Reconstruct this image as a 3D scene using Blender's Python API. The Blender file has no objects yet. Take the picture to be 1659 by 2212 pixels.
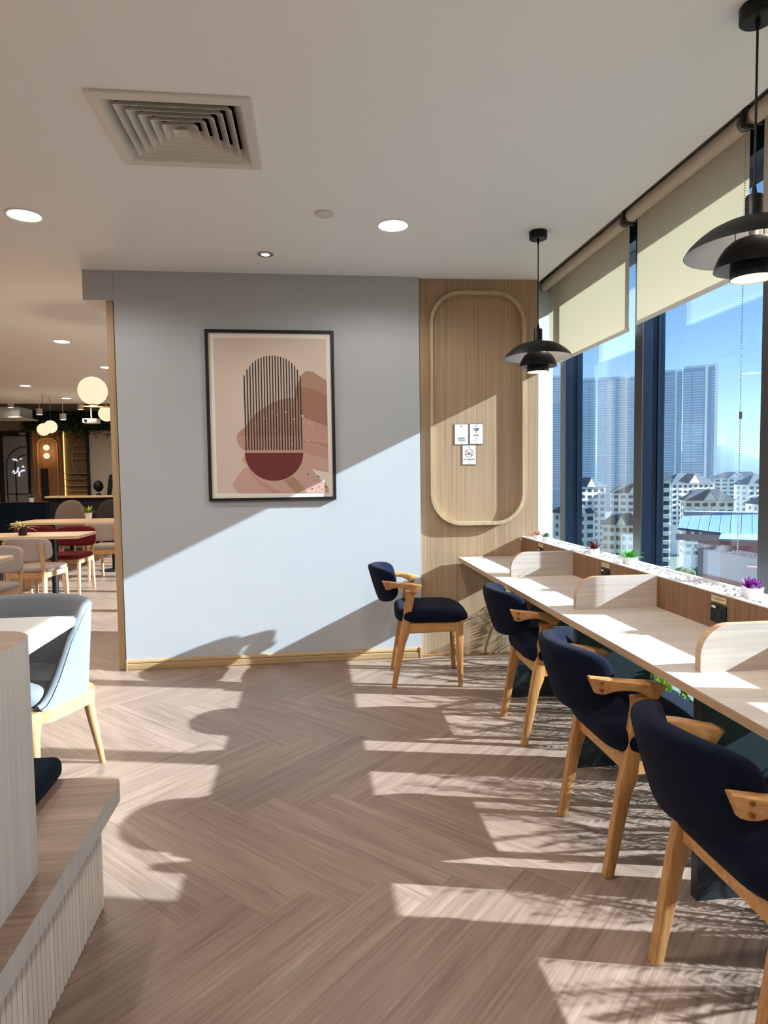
import bpy, bmesh, math, random
from mathutils import Vector, Matrix
random.seed(7)
SC = bpy.context.scene
COL = SC.collection
PI = math.pi

# ------------------------------------------------------------------ camera
FPX, YAW, PITCH, ROLL, EYE = 1391.08, 0.11256, 0.05828, -0.01242, 1.37812
_f = Vector((math.sin(YAW)*math.cos(PITCH), math.cos(YAW)*math.cos(PITCH), -math.sin(PITCH)))
_r = Vector((math.cos(YAW), -math.sin(YAW), 0)); _u = _r.cross(_f)
_c, _s = math.cos(ROLL), math.sin(ROLL)
_R, _U = _c*_r + _s*_u, -_s*_r + _c*_u
cam_d = bpy.data.cameras.new('camera'); cam = bpy.data.objects.new('camera', cam_d); COL.objects.link(cam)
cam.matrix_world = Matrix(((_R.x, _U.x, -_f.x, 0), (_R.y, _U.y, -_f.y, 0), (_R.z, _U.z, -_f.z, EYE), (0, 0, 0, 1)))
cam_d.sensor_fit = 'HORIZONTAL'; cam_d.sensor_width = 36.0; cam_d.lens = 36.0*FPX/1659.0
cam_d.clip_start = 0.05; cam_d.clip_end = 15000
SC.camera = cam

# ------------------------------------------------------------------ sky, sun, exposure
SUN_DIR = Vector((-1.0, 0.23, -0.482)).normalized()
SUN_EL = math.asin(-SUN_DIR.z)
SUN_STRENGTH = 15.0
SKY_STRENGTH = 0.115
EXPOSURE = 0.72
world = bpy.data.worlds.new('World'); SC.world = world; world.use_nodes = True
nt = world.node_tree; nt.nodes.clear()
sky = nt.nodes.new('ShaderNodeTexSky'); sky.sky_type = 'NISHITA'; sky.sun_disc = False
sky.sun_elevation = SUN_EL; sky.sun_rotation = math.atan2(-SUN_DIR.x, -SUN_DIR.y)
sky.altitude = 60; sky.air_density = 1.0; sky.dust_density = 0.25; sky.ozone_density = 3.0
bg = nt.nodes.new('ShaderNodeBackground'); bg.inputs['Strength'].default_value = SKY_STRENGTH
out = nt.nodes.new('ShaderNodeOutputWorld')
nt.links.new(sky.outputs[0], bg.inputs['Color']); nt.links.new(bg.outputs[0], out.inputs['Surface'])
sun_d = bpy.data.lights.new('sun', 'SUN'); sun_d.energy = SUN_STRENGTH; sun_d.angle = math.radians(0.55)
sun_d.color = (1.0, 0.985, 0.94)
sun = bpy.data.objects.new('sun', sun_d); COL.objects.link(sun)
sun.rotation_euler = SUN_DIR.to_track_quat('-Z', 'Y').to_euler(); sun.location = (30, -8, 20)
vs = SC.view_settings; vs.view_transform = 'Standard'; vs.look = 'None'; vs.exposure = EXPOSURE; vs.gamma = 1.0
vs.use_curve_mapping = False
cy = SC.cycles
cy.use_denoising = True; cy.use_adaptive_sampling = True; cy.adaptive_threshold = 0.045; cy.adaptive_min_samples = 12; cy.max_bounces = 8; cy.diffuse_bounces = 4; cy.glossy_bounces = 4
cy.transmission_bounces = 6; cy.transparent_max_bounces = 24; cy.caustics_reflective = False
cy.caustics_refractive = False; cy.sample_clamp_indirect = 6.0

# ------------------------------------------------------------------ materials
def lin(c):
    return tuple(((x/255.0)/12.92 if x/255.0 <= 0.04045 else ((x/255.0+0.055)/1.055)**2.4) for x in c) + (1.0,)
MATS = {}
def new_mat(name):
    m = bpy.data.materials.new(name); m.use_nodes = True
    n = m.node_tree; bs = n.nodes['Principled BSDF']; MATS[name] = m
    return m, n, bs
def plain(name, rgb, rough=0.6, metal=0.0, spec=0.5, noise=0.04, nscale=30, bump=0.0, bscale=120, emit=None, estr=0, sheen=0):
    m, n, bs = new_mat(name)
    bs.inputs['Roughness'].default_value = rough; bs.inputs['Metallic'].default_value = metal
    bs.inputs['Specular IOR Level'].default_value = spec
    c = lin(rgb)
    tc = n.nodes.new('ShaderNodeTexCoord')
    nz = n.nodes.new('ShaderNodeTexNoise'); nz.inputs['Scale'].default_value = nscale; nz.inputs['Detail'].default_value = 3
    n.links.new(tc.outputs['Object'], nz.inputs['Vector'])
    mx = n.nodes.new('ShaderNodeMix'); mx.data_type = 'RGBA'
    mx.inputs[6].default_value = tuple(x*(1-noise) for x in c[:3]) + (1,)
    mx.inputs[7].default_value = tuple(min(1, x*(1+noise)) for x in c[:3]) + (1,)
    n.links.new(nz.outputs['Fac'], mx.inputs[0]); n.links.new(mx.outputs[2], bs.inputs['Base Color'])
    if bump:
        b2 = n.nodes.new('ShaderNodeTexNoise'); b2.inputs['Scale'].default_value = bscale; b2.inputs['Detail'].default_value = 2
        n.links.new(tc.outputs['Object'], b2.inputs['Vector'])
        bp = n.nodes.new('ShaderNodeBump'); bp.inputs['Strength'].default_value = bump; bp.inputs['Distance'].default_value = 0.004
        n.links.new(b2.outputs['Fac'], bp.inputs['Height']); n.links.new(bp.outputs[0], bs.inputs['Normal'])
    if sheen:
        bs.inputs['Sheen Weight'].default_value = sheen; bs.inputs['Sheen Roughness'].default_value = 0.5
    if emit:
        bs.inputs['Emission Color'].default_value = lin(emit); bs.inputs['Emission Strength'].default_value = estr
    return m
def wood(name, dark, light, axis='X', along=1.2, cross=26.0, rough=0.45, rnd=0.25, fine=160.0, contrast=(0.3, 0.72), spec=0.4, bump=0.06):
    m, n, bs = new_mat(name); L = n.links
    bs.inputs['Roughness'].default_value = rough; bs.inputs['Specular IOR Level'].default_value = spec
    tc = n.nodes.new('ShaderNodeTexCoord'); oi = n.nodes.new('ShaderNodeObjectInfo')
    mul = n.nodes.new('ShaderNodeMath'); mul.operation = 'MULTIPLY'; mul.inputs[1].default_value = 53.0
    L.new(oi.outputs['Random'], mul.inputs[0])
    add = n.nodes.new('ShaderNodeVectorMath'); add.operation = 'ADD'
    L.new(tc.outputs['Object'], add.inputs[0]); L.new(mul.outputs[0], add.inputs[1])
    def mp(k, a):
        q = n.nodes.new('ShaderNodeMapping')
        s = [k, k, k]; s['XYZ'.index(axis)] = a
        q.inputs['Scale'].default_value = s
        L.new(add.outputs[0], q.inputs['Vector']); return q
    n1 = n.nodes.new('ShaderNodeTexNoise'); n1.inputs['Scale'].default_value = 1.0; n1.inputs['Detail'].default_value = 5
    n1.inputs['Roughness'].default_value = 0.62; n1.inputs['Distortion'].default_value = 0.5
    L.new(mp(cross, along).outputs[0], n1.inputs['Vector'])
    n2 = n.nodes.new('ShaderNodeTexNoise'); n2.inputs['Scale'].default_value = 1.0; n2.inputs['Detail'].default_value = 2
    L.new(mp(fine, along*3.0).outputs[0], n2.inputs['Vector'])
    mixf = n.nodes.new('ShaderNodeMath'); mixf.operation = 'MULTIPLY_ADD'; mixf.inputs[1].default_value = 0.45
    L.new(n2.outputs['Fac'], mixf.inputs[0])
    sc = n.nodes.new('ShaderNodeMath'); sc.operation = 'MULTIPLY'; sc.inputs[1].default_value = 0.55
    L.new(n1.outputs['Fac'], sc.inputs[0]); L.new(sc.outputs[0], mixf.inputs[2])
    rp = n.nodes.new('ShaderNodeValToRGB'); rp.color_ramp.elements[0].position = contrast[0]; rp.color_ramp.elements[1].position = contrast[1]
    rp.color_ramp.elements[0].color = lin(dark); rp.color_ramp.elements[1].color = lin(light)
    L.new(mixf.outputs[0], rp.inputs['Fac'])
    hv = n.nodes.new('ShaderNodeHueSaturation')
    mr = n.nodes.new('ShaderNodeMapRange'); mr.inputs['To Min'].default_value = 1-rnd*0.5; mr.inputs['To Max'].default_value = 1+rnd*0.5
    L.new(oi.outputs['Random'], mr.inputs['Value']); L.new(mr.outputs[0], hv.inputs['Value']); L.new(rp.outputs[0], hv.inputs['Color'])
    L.new(hv.outputs[0], bs.inputs['Base Color'])
    bp = n.nodes.new('ShaderNodeBump'); bp.inputs['Strength'].default_value = bump; bp.inputs['Distance'].default_value = 0.003
    L.new(mixf.outputs[0], bp.inputs['Height']); L.new(bp.outputs[0], bs.inputs['Normal'])
    return m
def emitter(name, rgb, strength):
    m = bpy.data.materials.new(name); m.use_nodes = True; n = m.node_tree; n.nodes.clear()
    e = n.nodes.new('ShaderNodeEmission'); e.inputs[0].default_value = lin(rgb); e.inputs[1].default_value = strength
    o = n.nodes.new('ShaderNodeOutputMaterial'); n.links.new(e.outputs[0], o.inputs[0]); MATS[name] = m; return m
def glass(name, tint, boost=1.0):
    m = bpy.data.materials.new(name); m.use_nodes = True; n = m.node_tree; n.nodes.clear(); L = n.links
    tr = n.nodes.new('ShaderNodeBsdfTransparent'); tr.inputs[0].default_value = tint + (1,)
    gl = n.nodes.new('ShaderNodeBsdfGlossy'); gl.inputs['Roughness'].default_value = 0.0; gl.inputs[0].default_value = (0.95, 0.97, 1, 1)
    lw = n.nodes.new('ShaderNodeLayerWeight'); lw.inputs['Blend'].default_value = 0.5
    p = n.nodes.new('ShaderNodeMath'); p.operation = 'POWER'; p.inputs[1].default_value = 5.0
    L.new(lw.outputs['Facing'], p.inputs[0])
    ma = n.nodes.new('ShaderNodeMath'); ma.operation = 'MULTIPLY_ADD'; ma.inputs[1].default_value = 0.96*boost; ma.inputs[2].default_value = 0.045*boost
    ma.use_clamp = True
    L.new(p.outputs[0], ma.inputs[0])
    mx = n.nodes.new('ShaderNodeMixShader'); L.new(ma.outputs[0], mx.inputs[0]); L.new(tr.outputs[0], mx.inputs[1]); L.new(gl.outputs[0], mx.inputs[2])
    o = n.nodes.new('ShaderNodeOutputMaterial'); L.new(mx.outputs[0], o.inputs[0]); MATS[name] = m; return m
def translucent(name, rgb, back, mixf):
    m = bpy.data.materials.new(name); m.use_nodes = True; n = m.node_tree; n.nodes.clear(); L = n.links
    tc = n.nodes.new('ShaderNodeTexCoord'); nz = n.nodes.new('ShaderNodeTexNoise'); nz.inputs['Scale'].default_value = 220
    L.new(tc.outputs['Object'], nz.inputs['Vector'])
    def colr(c):
        mx = n.nodes.new('ShaderNodeMix'); mx.data_type = 'RGBA'; c = lin(c)
        mx.inputs[6].default_value = tuple(x*.94 for x in c[:3]) + (1,); mx.inputs[7].default_value = c
        L.new(nz.outputs['Fac'], mx.inputs[0]); return mx.outputs[2]
    d = n.nodes.new('ShaderNodeBsdfDiffuse'); t = n.nodes.new('ShaderNodeBsdfTranslucent')
    L.new(colr(rgb), d.inputs[0]); L.new(colr(back), t.inputs[0])
    mx = n.nodes.new('ShaderNodeMixShader'); mx.inputs[0].default_value = mixf; L.new(d.outputs[0], mx.inputs[1]); L.new(t.outputs[0], mx.inputs[2])
    o = n.nodes.new('ShaderNodeOutputMaterial'); L.new(mx.outputs[0], o.inputs[0]); MATS[name] = m; return m

plain('ceiling', (240, 239, 238), rough=0.9, spec=0.2, noise=0.01, bump=0.02, bscale=90)
plain('wall_grey', (177, 178, 180), rough=0.85, spec=0.25, noise=0.02, nscale=3, bump=0.03, bscale=60)
plain('wall_white', (226, 224, 222), rough=0.85, spec=0.25, noise=0.02, nscale=3)
plain('wall_beige', (206, 194, 182), rough=0.85, spec=0.25, noise=0.04, nscale=2)
plain('concrete', (150, 140, 134), rough=0.9, spec=0.2, noise=0.12, nscale=5)
wood('floor_plank', (102, 79, 66), (168, 144, 128), 'X', along=1.3, cross=20, rough=0.40, rnd=0.18, fine=110, spec=0.5, contrast=(0.25, 0.78))
wood('floor_base', (116, 88, 72), (168, 140, 120), 'X', along=1.0, cross=14, rough=0.45, rnd=0)
wood('panel_oak', (124, 93, 65), (198, 170, 138), 'Z', along=0.5, cross=95, rough=0.55, rnd=0.04, fine=330, spec=0.3, contrast=(0.2, 0.85))
wood('desk_oak', (174, 158, 145), (210, 198, 186), 'X', along=1.1, cross=30, rough=0.5, rnd=0.03, fine=170, spec=0.3)
wood('desk_front_oak', (104, 74, 50), (146, 110, 80), 'Z', along=0.8, cross=34, rough=0.55, rnd=0.03, fine=170, spec=0.3)
wood('desk_edge_oak', (160, 126, 96), (196, 164, 132), 'Y', along=1.0, cross=34, rough=0.55, rnd=0.03, fine=150)
wood('moulding_oak', (160, 138, 106), (196, 174, 140), 'Z', along=0.8, cross=20, rough=0.5, rnd=0.02, fine=100)
wood('baseboard_oak', (146, 116, 80), (184, 154, 114), 'X', along=0.8, cross=40, rough=0.45, rnd=0.02)
wood('post_oak', (150, 120, 86), (188, 158, 122), 'Z', along=0.7, cross=40, rough=0.5, rnd=0.02)
wood('chair_oak', (150, 98, 50), (206, 154, 96), 'Z', along=3.0, cross=30, rough=0.38, rnd=0.12, fine=120, spec=0.45)
wood('arm_oak', (156, 102, 54), (214, 162, 102), 'X', along=3.0, cross=30, rough=0.32, rnd=0.12, fine=120, spec=0.5)
wood('pale_oak', (158, 116, 76), (198, 158, 114), 'Z', along=3.0, cross=26, rough=0.45, rnd=0.08, fine=120)
wood('dining_oak', (190, 140, 92), (224, 182, 134), 'Z', along=3.0, cross=24, rough=0.45, rnd=0.08, fine=100)
wood('bench_oak', (112, 88, 72), (162, 136, 118), 'X', along=1.0, cross=26, rough=0.5, rnd=0.02, fine=120)
wood('bench_face', (190, 178, 166), (216, 207, 196), 'Z', along=0.8, cross=34, rough=0.5, rnd=0.02, fine=150)
wood('bench_edge', (182, 174, 166), (204, 197, 188), 'Z', along=1.0, cross=40, rough=0.5, rnd=0.02, fine=150)
wood('slat_oak', (220, 200, 182), (240, 224, 208), 'Z', along=1.0, cross=50, rough=0.55, rnd=0.12, fine=150)
wood('table_oak', (206, 176, 142), (228, 202, 170), 'X', along=1.0, cross=20, rough=0.45, rnd=0.06, fine=90)
wood('dark_oak', (120, 78, 42), (164, 116, 70), 'Z', along=0.8, cross=20, rough=0.6, rnd=0.04, fine=80)
plain('groove_shade', (70, 54, 44), rough=0.8, noise=0.05)  # dark colour puts shade into the gaps between the bench slats
plain('navy', (15, 19, 36), rough=0.95, spec=0.06, noise=0.7, nscale=330, bump=0.6, bscale=420, sheen=0.04)
plain('navy_cushion', (14, 24, 36), rough=0.95, spec=0.06, noise=0.3, nscale=200, bump=0.3, bscale=300, sheen=0.03)
plain('grey_fabric', (122, 124, 128), rough=0.9, spec=0.2, noise=0.06, nscale=300, bump=0.25, bscale=500, sheen=0.15)
plain('stone_fabric', (176, 164, 158), rough=0.92, spec=0.2, noise=0.08, nscale=200)
plain('red_fabric', (104, 26, 32), rough=0.9, spec=0.2, noise=0.12, nscale=150)
plain('brown_fabric', (118, 104, 96), rough=0.9, spec=0.2, noise=0.1, nscale=150)
plain('charcoal_fabric', (60, 55, 54), rough=0.9, spec=0.2, noise=0.1, nscale=150)
plain('piping', (120, 126, 134), rough=0.8, noise=0.05)
plain('teal_panel', (30, 39, 44), rough=0.4, spec=0.5, noise=0.05, nscale=8)
plain('mullion', (16, 32, 54), rough=0.3, metal=0.4, spec=0.5, noise=0.04, nscale=4)  # blue in this colour stands for sky reflected by the dark metal
plain('mullion_face', (60, 58, 58), rough=0.45, metal=0.3, noise=0.04)
plain('black_metal', (16, 16, 18), rough=0.45, metal=0.2, noise=0.05)
plain('black_matt', (10, 10, 12), rough=0.7, noise=0.05)
plain('pendant_black', (9, 9, 11), rough=0.45, spec=0.3, noise=0.03)
plain('pendant_inside', (196, 194, 196), rough=0.5, noise=0.02)
plain('white_metal', (225, 222, 216), rough=0.45, noise=0.02)
plain('vent_paint', (214, 208, 200), rough=0.5, noise=0.02)
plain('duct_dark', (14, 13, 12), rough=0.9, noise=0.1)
plain('white_plastic', (232, 232, 230), rough=0.4, noise=0.01)
plain('aluminium', (170, 168, 164), rough=0.35, metal=0.8, noise=0.03)
plain('bracket', (120, 112, 104), rough=0.4, metal=0.5, noise=0.04)
plain('head_rail', (150, 142, 128), rough=0.4, metal=0.3, noise=0.03)
plain('brass', (176, 132, 70), rough=0.3, metal=1.0, noise=0.03)
plain('screw', (150, 96, 58), rough=0.35, metal=0.6, noise=0.05)
plain('white_top', (196, 195, 194), rough=0.35, noise=0.015, nscale=10)
plain('table_edge', (232, 220, 198), rough=0.4, noise=0.02)
plain('pot_white', (234, 234, 232), rough=0.4, noise=0.02)
plain('pot_black', (22, 22, 24), rough=0.5, noise=0.05)
plain('pebble', (236, 234, 234), rough=0.6, noise=0.08, nscale=70)
plain('planter_rim', (236, 232, 228), rough=0.5, noise=0.02)
plain('soil', (48, 38, 30), rough=1.0, noise=0.3, nscale=90)
plain('leaf_green', (70, 150, 40), rough=0.45, noise=0.2, nscale=60)
plain('leaf_dark', (62, 108, 66), rough=0.45, noise=0.2, nscale=60)
plain('leaf_red', (92, 26, 36), rough=0.45, noise=0.25, nscale=60)
plain('leaf_coral', (176, 92, 78), rough=0.45, noise=0.25, nscale=60)
plain('leaf_purple', (124, 34, 128), rough=0.4, noise=0.3, nscale=60)
plain('fern_stem', (74, 76, 38), rough=0.7, noise=0.2)
plain('ivy', (38, 60, 30), rough=0.6, noise=0.4, nscale=12)
plain('ivy_pale', (196, 196, 120), rough=0.5, noise=0.35, nscale=60)
plain('leaf_lime', (140, 160, 52), rough=0.5, noise=0.25, nscale=40)
plain('art_paper', (206, 186, 172), rough=0.55, noise=0.05, nscale=3, bump=0.02, bscale=200)
plain('art_mat', (232, 220, 208), rough=0.6, noise=0.01)
plain('art_tan', (166, 128, 106), rough=0.6, noise=0.06, nscale=6)
plain('art_brown', (152, 108, 88), rough=0.6, noise=0.06, nscale=6)
plain('art_rose', (182, 138, 122), rough=0.6, noise=0.06, nscale=6)
plain('art_blush', (194, 154, 140), rough=0.6, noise=0.06, nscale=6)
plain('art_line', (28, 20, 20), rough=0.6, noise=0.02)
plain('art_wine', (104, 34, 32), rough=0.6, noise=0.05, nscale=20)
plain('art_pale', (222, 208, 196), rough=0.6, noise=0.02)
plain('sign_white', (232, 236, 234), rough=0.5, noise=0.01)
plain('sign_ink', (34, 36, 38), rough=0.6, noise=0.02)
plain('sign_red', (150, 52, 48), rough=0.6, noise=0.02)
plain('sign_grey', (120, 124, 124), rough=0.6, noise=0.02)
plain('plaque', (206, 180, 140), rough=0.5, noise=0.04)
plain('hair', (10, 9, 9), rough=0.6, noise=0.2, nscale=80)
plain('skin', (150, 104, 80), rough=0.6, noise=0.05)
plain('olive_cloth', (54, 56, 36), rough=0.9, noise=0.15, nscale=60)
plain('dark_cloth', (18, 18, 22), rough=0.9, noise=0.15, nscale=60)
plain('frosted_door', (128, 128, 130), rough=0.35, noise=0.12, nscale=2)
plain('alcove_board', (120, 100, 80), rough=0.7, noise=0.08, nscale=6)
emitter('lamp_white', (255, 246, 230), 9.0)
emitter('lamp_warm', (255, 226, 176), 2.6)
emitter('globe', (255, 234, 196), 0.66)
emitter('strip_warm', (255, 196, 110), 1.8)
emitter('neon', (220, 235, 255), 1.1)
glass('window_glass', (0.785, 0.885, 0.965), 1.0)
translucent('fern', (70, 112, 38), (150, 190, 60), 0.42)
translucent('blind_fabric', (236, 228, 214), (238, 230, 210), 0.37)
plain('blind_tube', (206, 190, 168), rough=0.8, noise=0.02)

# ------------------------------------------------------------------ geometry helpers
class MB:
    def __init__(s): s.v = []; s.f = []; s.mi = []
    def add(s, vs, fs, mi=0):
        o = len(s.v); s.v += [tuple(p) for p in vs]
        for f in fs: s.f.append(tuple(i+o for i in f)); s.mi.append(mi)
        return s
    def bm_in(s, bm, mi=0):
        bm.verts.index_update(); s.add([v.co[:] for v in bm.verts], [[v.index for v in f.verts] for f in bm.faces], mi); bm.free(); return s
    def box(s, x0, x1, y0, y1, z0, z1, b=0.0, mi=0, seg=1, xf=None):
        bm = bmesh.new(); bmesh.ops.create_cube(bm, size=1.0)
        for v in bm.verts: v.co = ((x0+x1)/2+v.co.x*(x1-x0), (y0+y1)/2+v.co.y*(y1-y0), (z0+z1)/2+v.co.z*(z1-z0))
        if b > 0: bmesh.ops.bevel(bm, geom=bm.edges[:], offset=b, segments=seg, affect='EDGES', profile=0.5)
        if xf is not None: bmesh.ops.transform(bm, matrix=xf, verts=bm.verts)
        return s.bm_in(bm, mi)
    def prism(s, poly, axis, d0, d1, b=0.0, mi=0, seg=1, xf=None):
        bm = bmesh.new(); n = len(poly)
        def P(p, d):
            return {'x': (d, p[0], p[1]), 'y': (p[0], d, p[1]), 'z': (p[0], p[1], d)}[axis]
        a = [bm.verts.new(P(p, d0)) for p in poly]; c = [bm.verts.new(P(p, d1)) for p in poly]
        fa = bm.faces.new(a); fc = bm.faces.new(c[::-1])
        for i in range(n): bm.faces.new((a[i], c[i], c[(i+1) % n], a[(i+1) % n])[::-1])
        bmesh.ops.recalc_face_normals(bm, faces=bm.faces)
        if b > 0:
            bmesh.ops.bevel(bm, geom=[e for e in bm.edges if (fa in e.link_faces or fc in e.link_faces)] if n > 12 else bm.edges[:], offset=b, segments=seg, affect='EDGES', profile=0.5)
        if xf is not None: bmesh.ops.transform(bm, matrix=xf, verts=bm.verts)
        return s.bm_in(bm, mi)
    def tube(s, path, r, n=8, mi=0, cap=True, flat=1.0):
        path = [Vector(p) for p in path]; m = len(path)
        rs = r if isinstance(r, (list, tuple)) else [r]*m
        vs = []; t0 = (path[1]-path[0]).normalized()
        ref = Vector((0, 0, 1)) if abs(t0.z) < 0.9 else Vector((1, 0, 0))
        nrm = (ref - t0*ref.dot(t0)).normalized()
        for i in range(m):
            t = (path[min(i+1, m-1)]-path[max(i-1, 0)]).normalized()
            nrm = (nrm - t*nrm.dot(t)).normalized(); bn = t.cross(nrm)
            for k in range(n):
                a = 2*PI*k/n; vs.append(path[i]+nrm*math.cos(a)*rs[i]*flat+bn*math.sin(a)*rs[i])
        fs = [(i*n+k, i*n+(k+1) % n, (i+1)*n+(k+1) % n, (i+1)*n+k) for i in range(m-1) for k in range(n)]
        if cap: fs += [tuple(range(n))[::-1], tuple((m-1)*n+k for k in range(n))]
        return s.add(vs, fs, mi)
    def lathe(s, prof, n=32, c=(0, 0, 0), mi=0, close=False):
        vs = []; m = len(prof)
        for r, z in prof:
            for k in range(n):
                a = 2*PI*k/n; vs.append((c[0]+r*math.cos(a), c[1]+r*math.sin(a), c[2]+z))
        fs = [(i*n+k, i*n+(k+1) % n, (i+1)*n+(k+1) % n, (i+1)*n+k) for i in range(m-1) for k in range(n)]
        if close: fs += [((m-1)*n+k, (m-1)*n+(k+1) % n, (k+1) % n, k) for k in range(n)]
        return s.add(vs, fs, mi)
    def disc(s, c, r, n=32, mi=0, up=False):
        vs = [(c[0]+r*math.cos(2*PI*k/n), c[1]+r*math.sin(2*PI*k/n), c[2]) for k in range(n)]
        return s.add(vs, [tuple(range(n)) if up else tuple(range(n))[::-1]], mi)
    def sphere(s, c, r, n=16, m=10, mi=0, sz=1.0):
        prof = [(r*math.sin(PI*i/m)+1e-5, -r*sz*math.cos(PI*i/m)) for i in range(m+1)]
        return s.lathe(prof, n, c, mi)
    def grid(s, fn, nu, nv, mi=0, wu=False):
        vs = [fn(i/(nu if wu else nu-1), j/(nv-1)) for i in range(nu) for j in range(nv)]
        R = nu if wu else nu-1
        return s.add(vs, [(i*nv+j, ((i+1) % nu)*nv+j, ((i+1) % nu)*nv+j+1, i*nv+j+1) for i in range(R) for j in range(nv-1)], mi)
    def mesh(s, name, smooth=None, fix=False):
        me = bpy.data.meshes.new(name); me.from_pydata(s.v, [], s.f); me.update()
        me.polygons.foreach_set('material_index', s.mi)
        if fix or smooth is not None:
            bm = bmesh.new(); bm.from_mesh(me)
            if fix: bmesh.ops.remove_doubles(bm, verts=bm.verts, dist=1e-5)
            bmesh.ops.recalc_face_normals(bm, faces=bm.faces); bm.to_mesh(me); bm.free()
        if smooth is not None:
            me.polygons.foreach_set('use_smooth', [True]*len(me.polygons)); me.set_sharp_from_angle(angle=math.radians(smooth))
        return me
    def build(s, name, mat, parent=None, smooth=None, loc=None, rot=None, fix=False):
        return link(name, s.mesh(name, smooth, fix), mat, parent, loc, rot)
RINGS = [(0, -1), (.22, -1), (.45, -1), (.66, -.995), (.80, -.97), (.90, -.88), (.96, -.70), (.99, -.42), (1, -.12), (1, .12), (.99, .42), (.96, .70), (.90, .88), (.80, .97), (.66, .995), (.45, 1), (.22, 1), (0, 1)]
NR = len(RINGS)
def KS(v): return RINGS[int(round(v*(NR-1)))]
def link(name, me, mat=None, parent=None, loc=None, rot=None):
    if mat is not None and not me.materials:
        for q in (mat if isinstance(mat, (list, tuple)) else [mat]): me.materials.append(MATS[q])
    o = bpy.data.objects.new(name, me); COL.objects.link(o)
    if parent is not None: o.parent = parent
    if loc is not None: o.location = loc
    if rot is not None: o.rotation_euler = rot
    return o
def tag(o, label, cat, group=None):
    o['label'] = label; o['category'] = cat
    if group: o['group'] = group
    return o
def struct(o): o['kind'] = 'structure'; return o
def thing(name, label, cat, loc=(0, 0, 0), rz=0.0, group=None):
    o = bpy.data.objects.new(name, None); COL.objects.link(o); o.empty_display_size = 0.1
    o.location = loc; o.rotation_euler = (0, 0, rz); return tag(o, label, cat, group)
def dup(o, loc, rz, label, group=None, parent=None):
    c = o.copy(); COL.objects.link(c)
    if parent is None:
        c.location = loc; c.rotation_euler = (0, 0, rz); c['label'] = label
        if group: c['group'] = group
    else: c.parent = parent
    for ch in list(o.children): dup(ch, None, None, None, None, c)
    return c
def lamp(parent, loc, kind, energy, color, radius=0.05, spot=140, blend=0.6):
    d = bpy.data.lights.new('bulb_light', kind); d.energy = energy; d.color = color; d.shadow_soft_size = radius
    if kind == 'SPOT': d.spot_size = math.radians(spot); d.spot_blend = blend
    o = bpy.data.objects.new('bulb_light', d); COL.objects.link(o); o.parent = parent; o.location = loc; return o
def rrect(w, h, r, n=6, cx=0, cy_=0):
    pts = []
    for sx, sy, a0 in ((1, 1, 0), (-1, 1, 90), (-1, -1, 180), (1, -1, 270)):
        for k in range(n+1):
            a = math.radians(a0+90*k/n); pts.append((cx+sx*(w/2-r)+r*math.cos(a), cy_+sy*(h/2-r)+r*math.sin(a)))
    return pts
def text_mesh(body, size, mat, parent, name, loc, rot, align='CENTER', ext=0.0004, sx=1.0):
    cu = bpy.data.curves.new('t', 'FONT'); cu.body = body; cu.size = size; cu.align_x = align; cu.align_y = 'CENTER'; cu.extrude = ext
    cu.resolution_u = 3
    t = bpy.data.objects.new('t', cu); COL.objects.link(t)
    me = bpy.data.meshes.new_from_object(t); bpy.data.objects.remove(t); bpy.data.curves.remove(cu)
    for v in me.vertices: v.co.x *= sx
    return link(name, me, mat, parent, loc, rot)

# ================================================================== THE ROOM
YW, ZC = 4.716, 2.809
XG = 2.06            # glass plane
# ---- floor with herringbone planks
floor = struct(MB().box(-9, 2.2, -5, 15.2, -0.12, -0.003).build('floor', 'floor_base'))
PL, PW = 0.90, 0.18
pk = MB().box(-PL/2+.0003, PL/2-.0003, -PW/2+.0003, PW/2-.0003, -0.003, 0.0, b=0.0).mesh('plank')
pk.materials.append(MATS['floor_plank'])
S2 = math.sqrt(2.0)
def plank(u0, v0, horiz):
    cu, cv = (u0+PL/2, v0+PW/2) if horiz else (u0+PW/2, v0+PL/2)
    x, y = 0.078+(cu+cv)/S2, 2.735+(cu-cv)/S2
    near = -2.35 < x < 2.1 and 0.75 < y < 4.95
    far = -4.3 < x < -0.9 and 4.95 <= y < 10.4 and x > -1.6-(y-4.0)*0.52
    if near or far:
        link('plank', pk, None, floor, (x, y, 0), (0, 0, PI/4 if horiz else -PI/4))
for j in range(-8, 9):
    for k in range(-60, 60):
        plank(k*PW+j*PL, k*PW-j*PL, True)
        plank(k*PW+PL+j*PL, (k+1)*PW-PL-j*PL, False)
# ---- ceiling with an opening for the air diffuser and a pocket over the blinds
c = MB()
VX0, VX1, VY0, VY1 = -0.765, -0.240, 2.605, 3.080
c.box(-9, VX0, -5, 13.06, ZC, ZC+.16); c.box(VX1, 1.732, -5, 13.06, ZC, ZC+.16)
c.box(VX0, VX1, -5, VY0, ZC, ZC+.16); c.box(VX0, VX1, VY1, 13.06, ZC, ZC+.16)
struct(c.build('ceiling', 'ceiling'))
struct(MB().box(1.732, 2.2, -5, 13.06, 2.99, 3.1).build('ceiling_pocket', 'wall_beige'))
struct(MB().box(-9, 2.2, 13.06, 15.2, 3.12, 3.3).build('ceiling_raised', 'concrete'))
struct(MB().box(-9, 2.2, 12.98, 13.06, ZC+.16, 3.3).build('ceiling_edge', 'concrete'))
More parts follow.
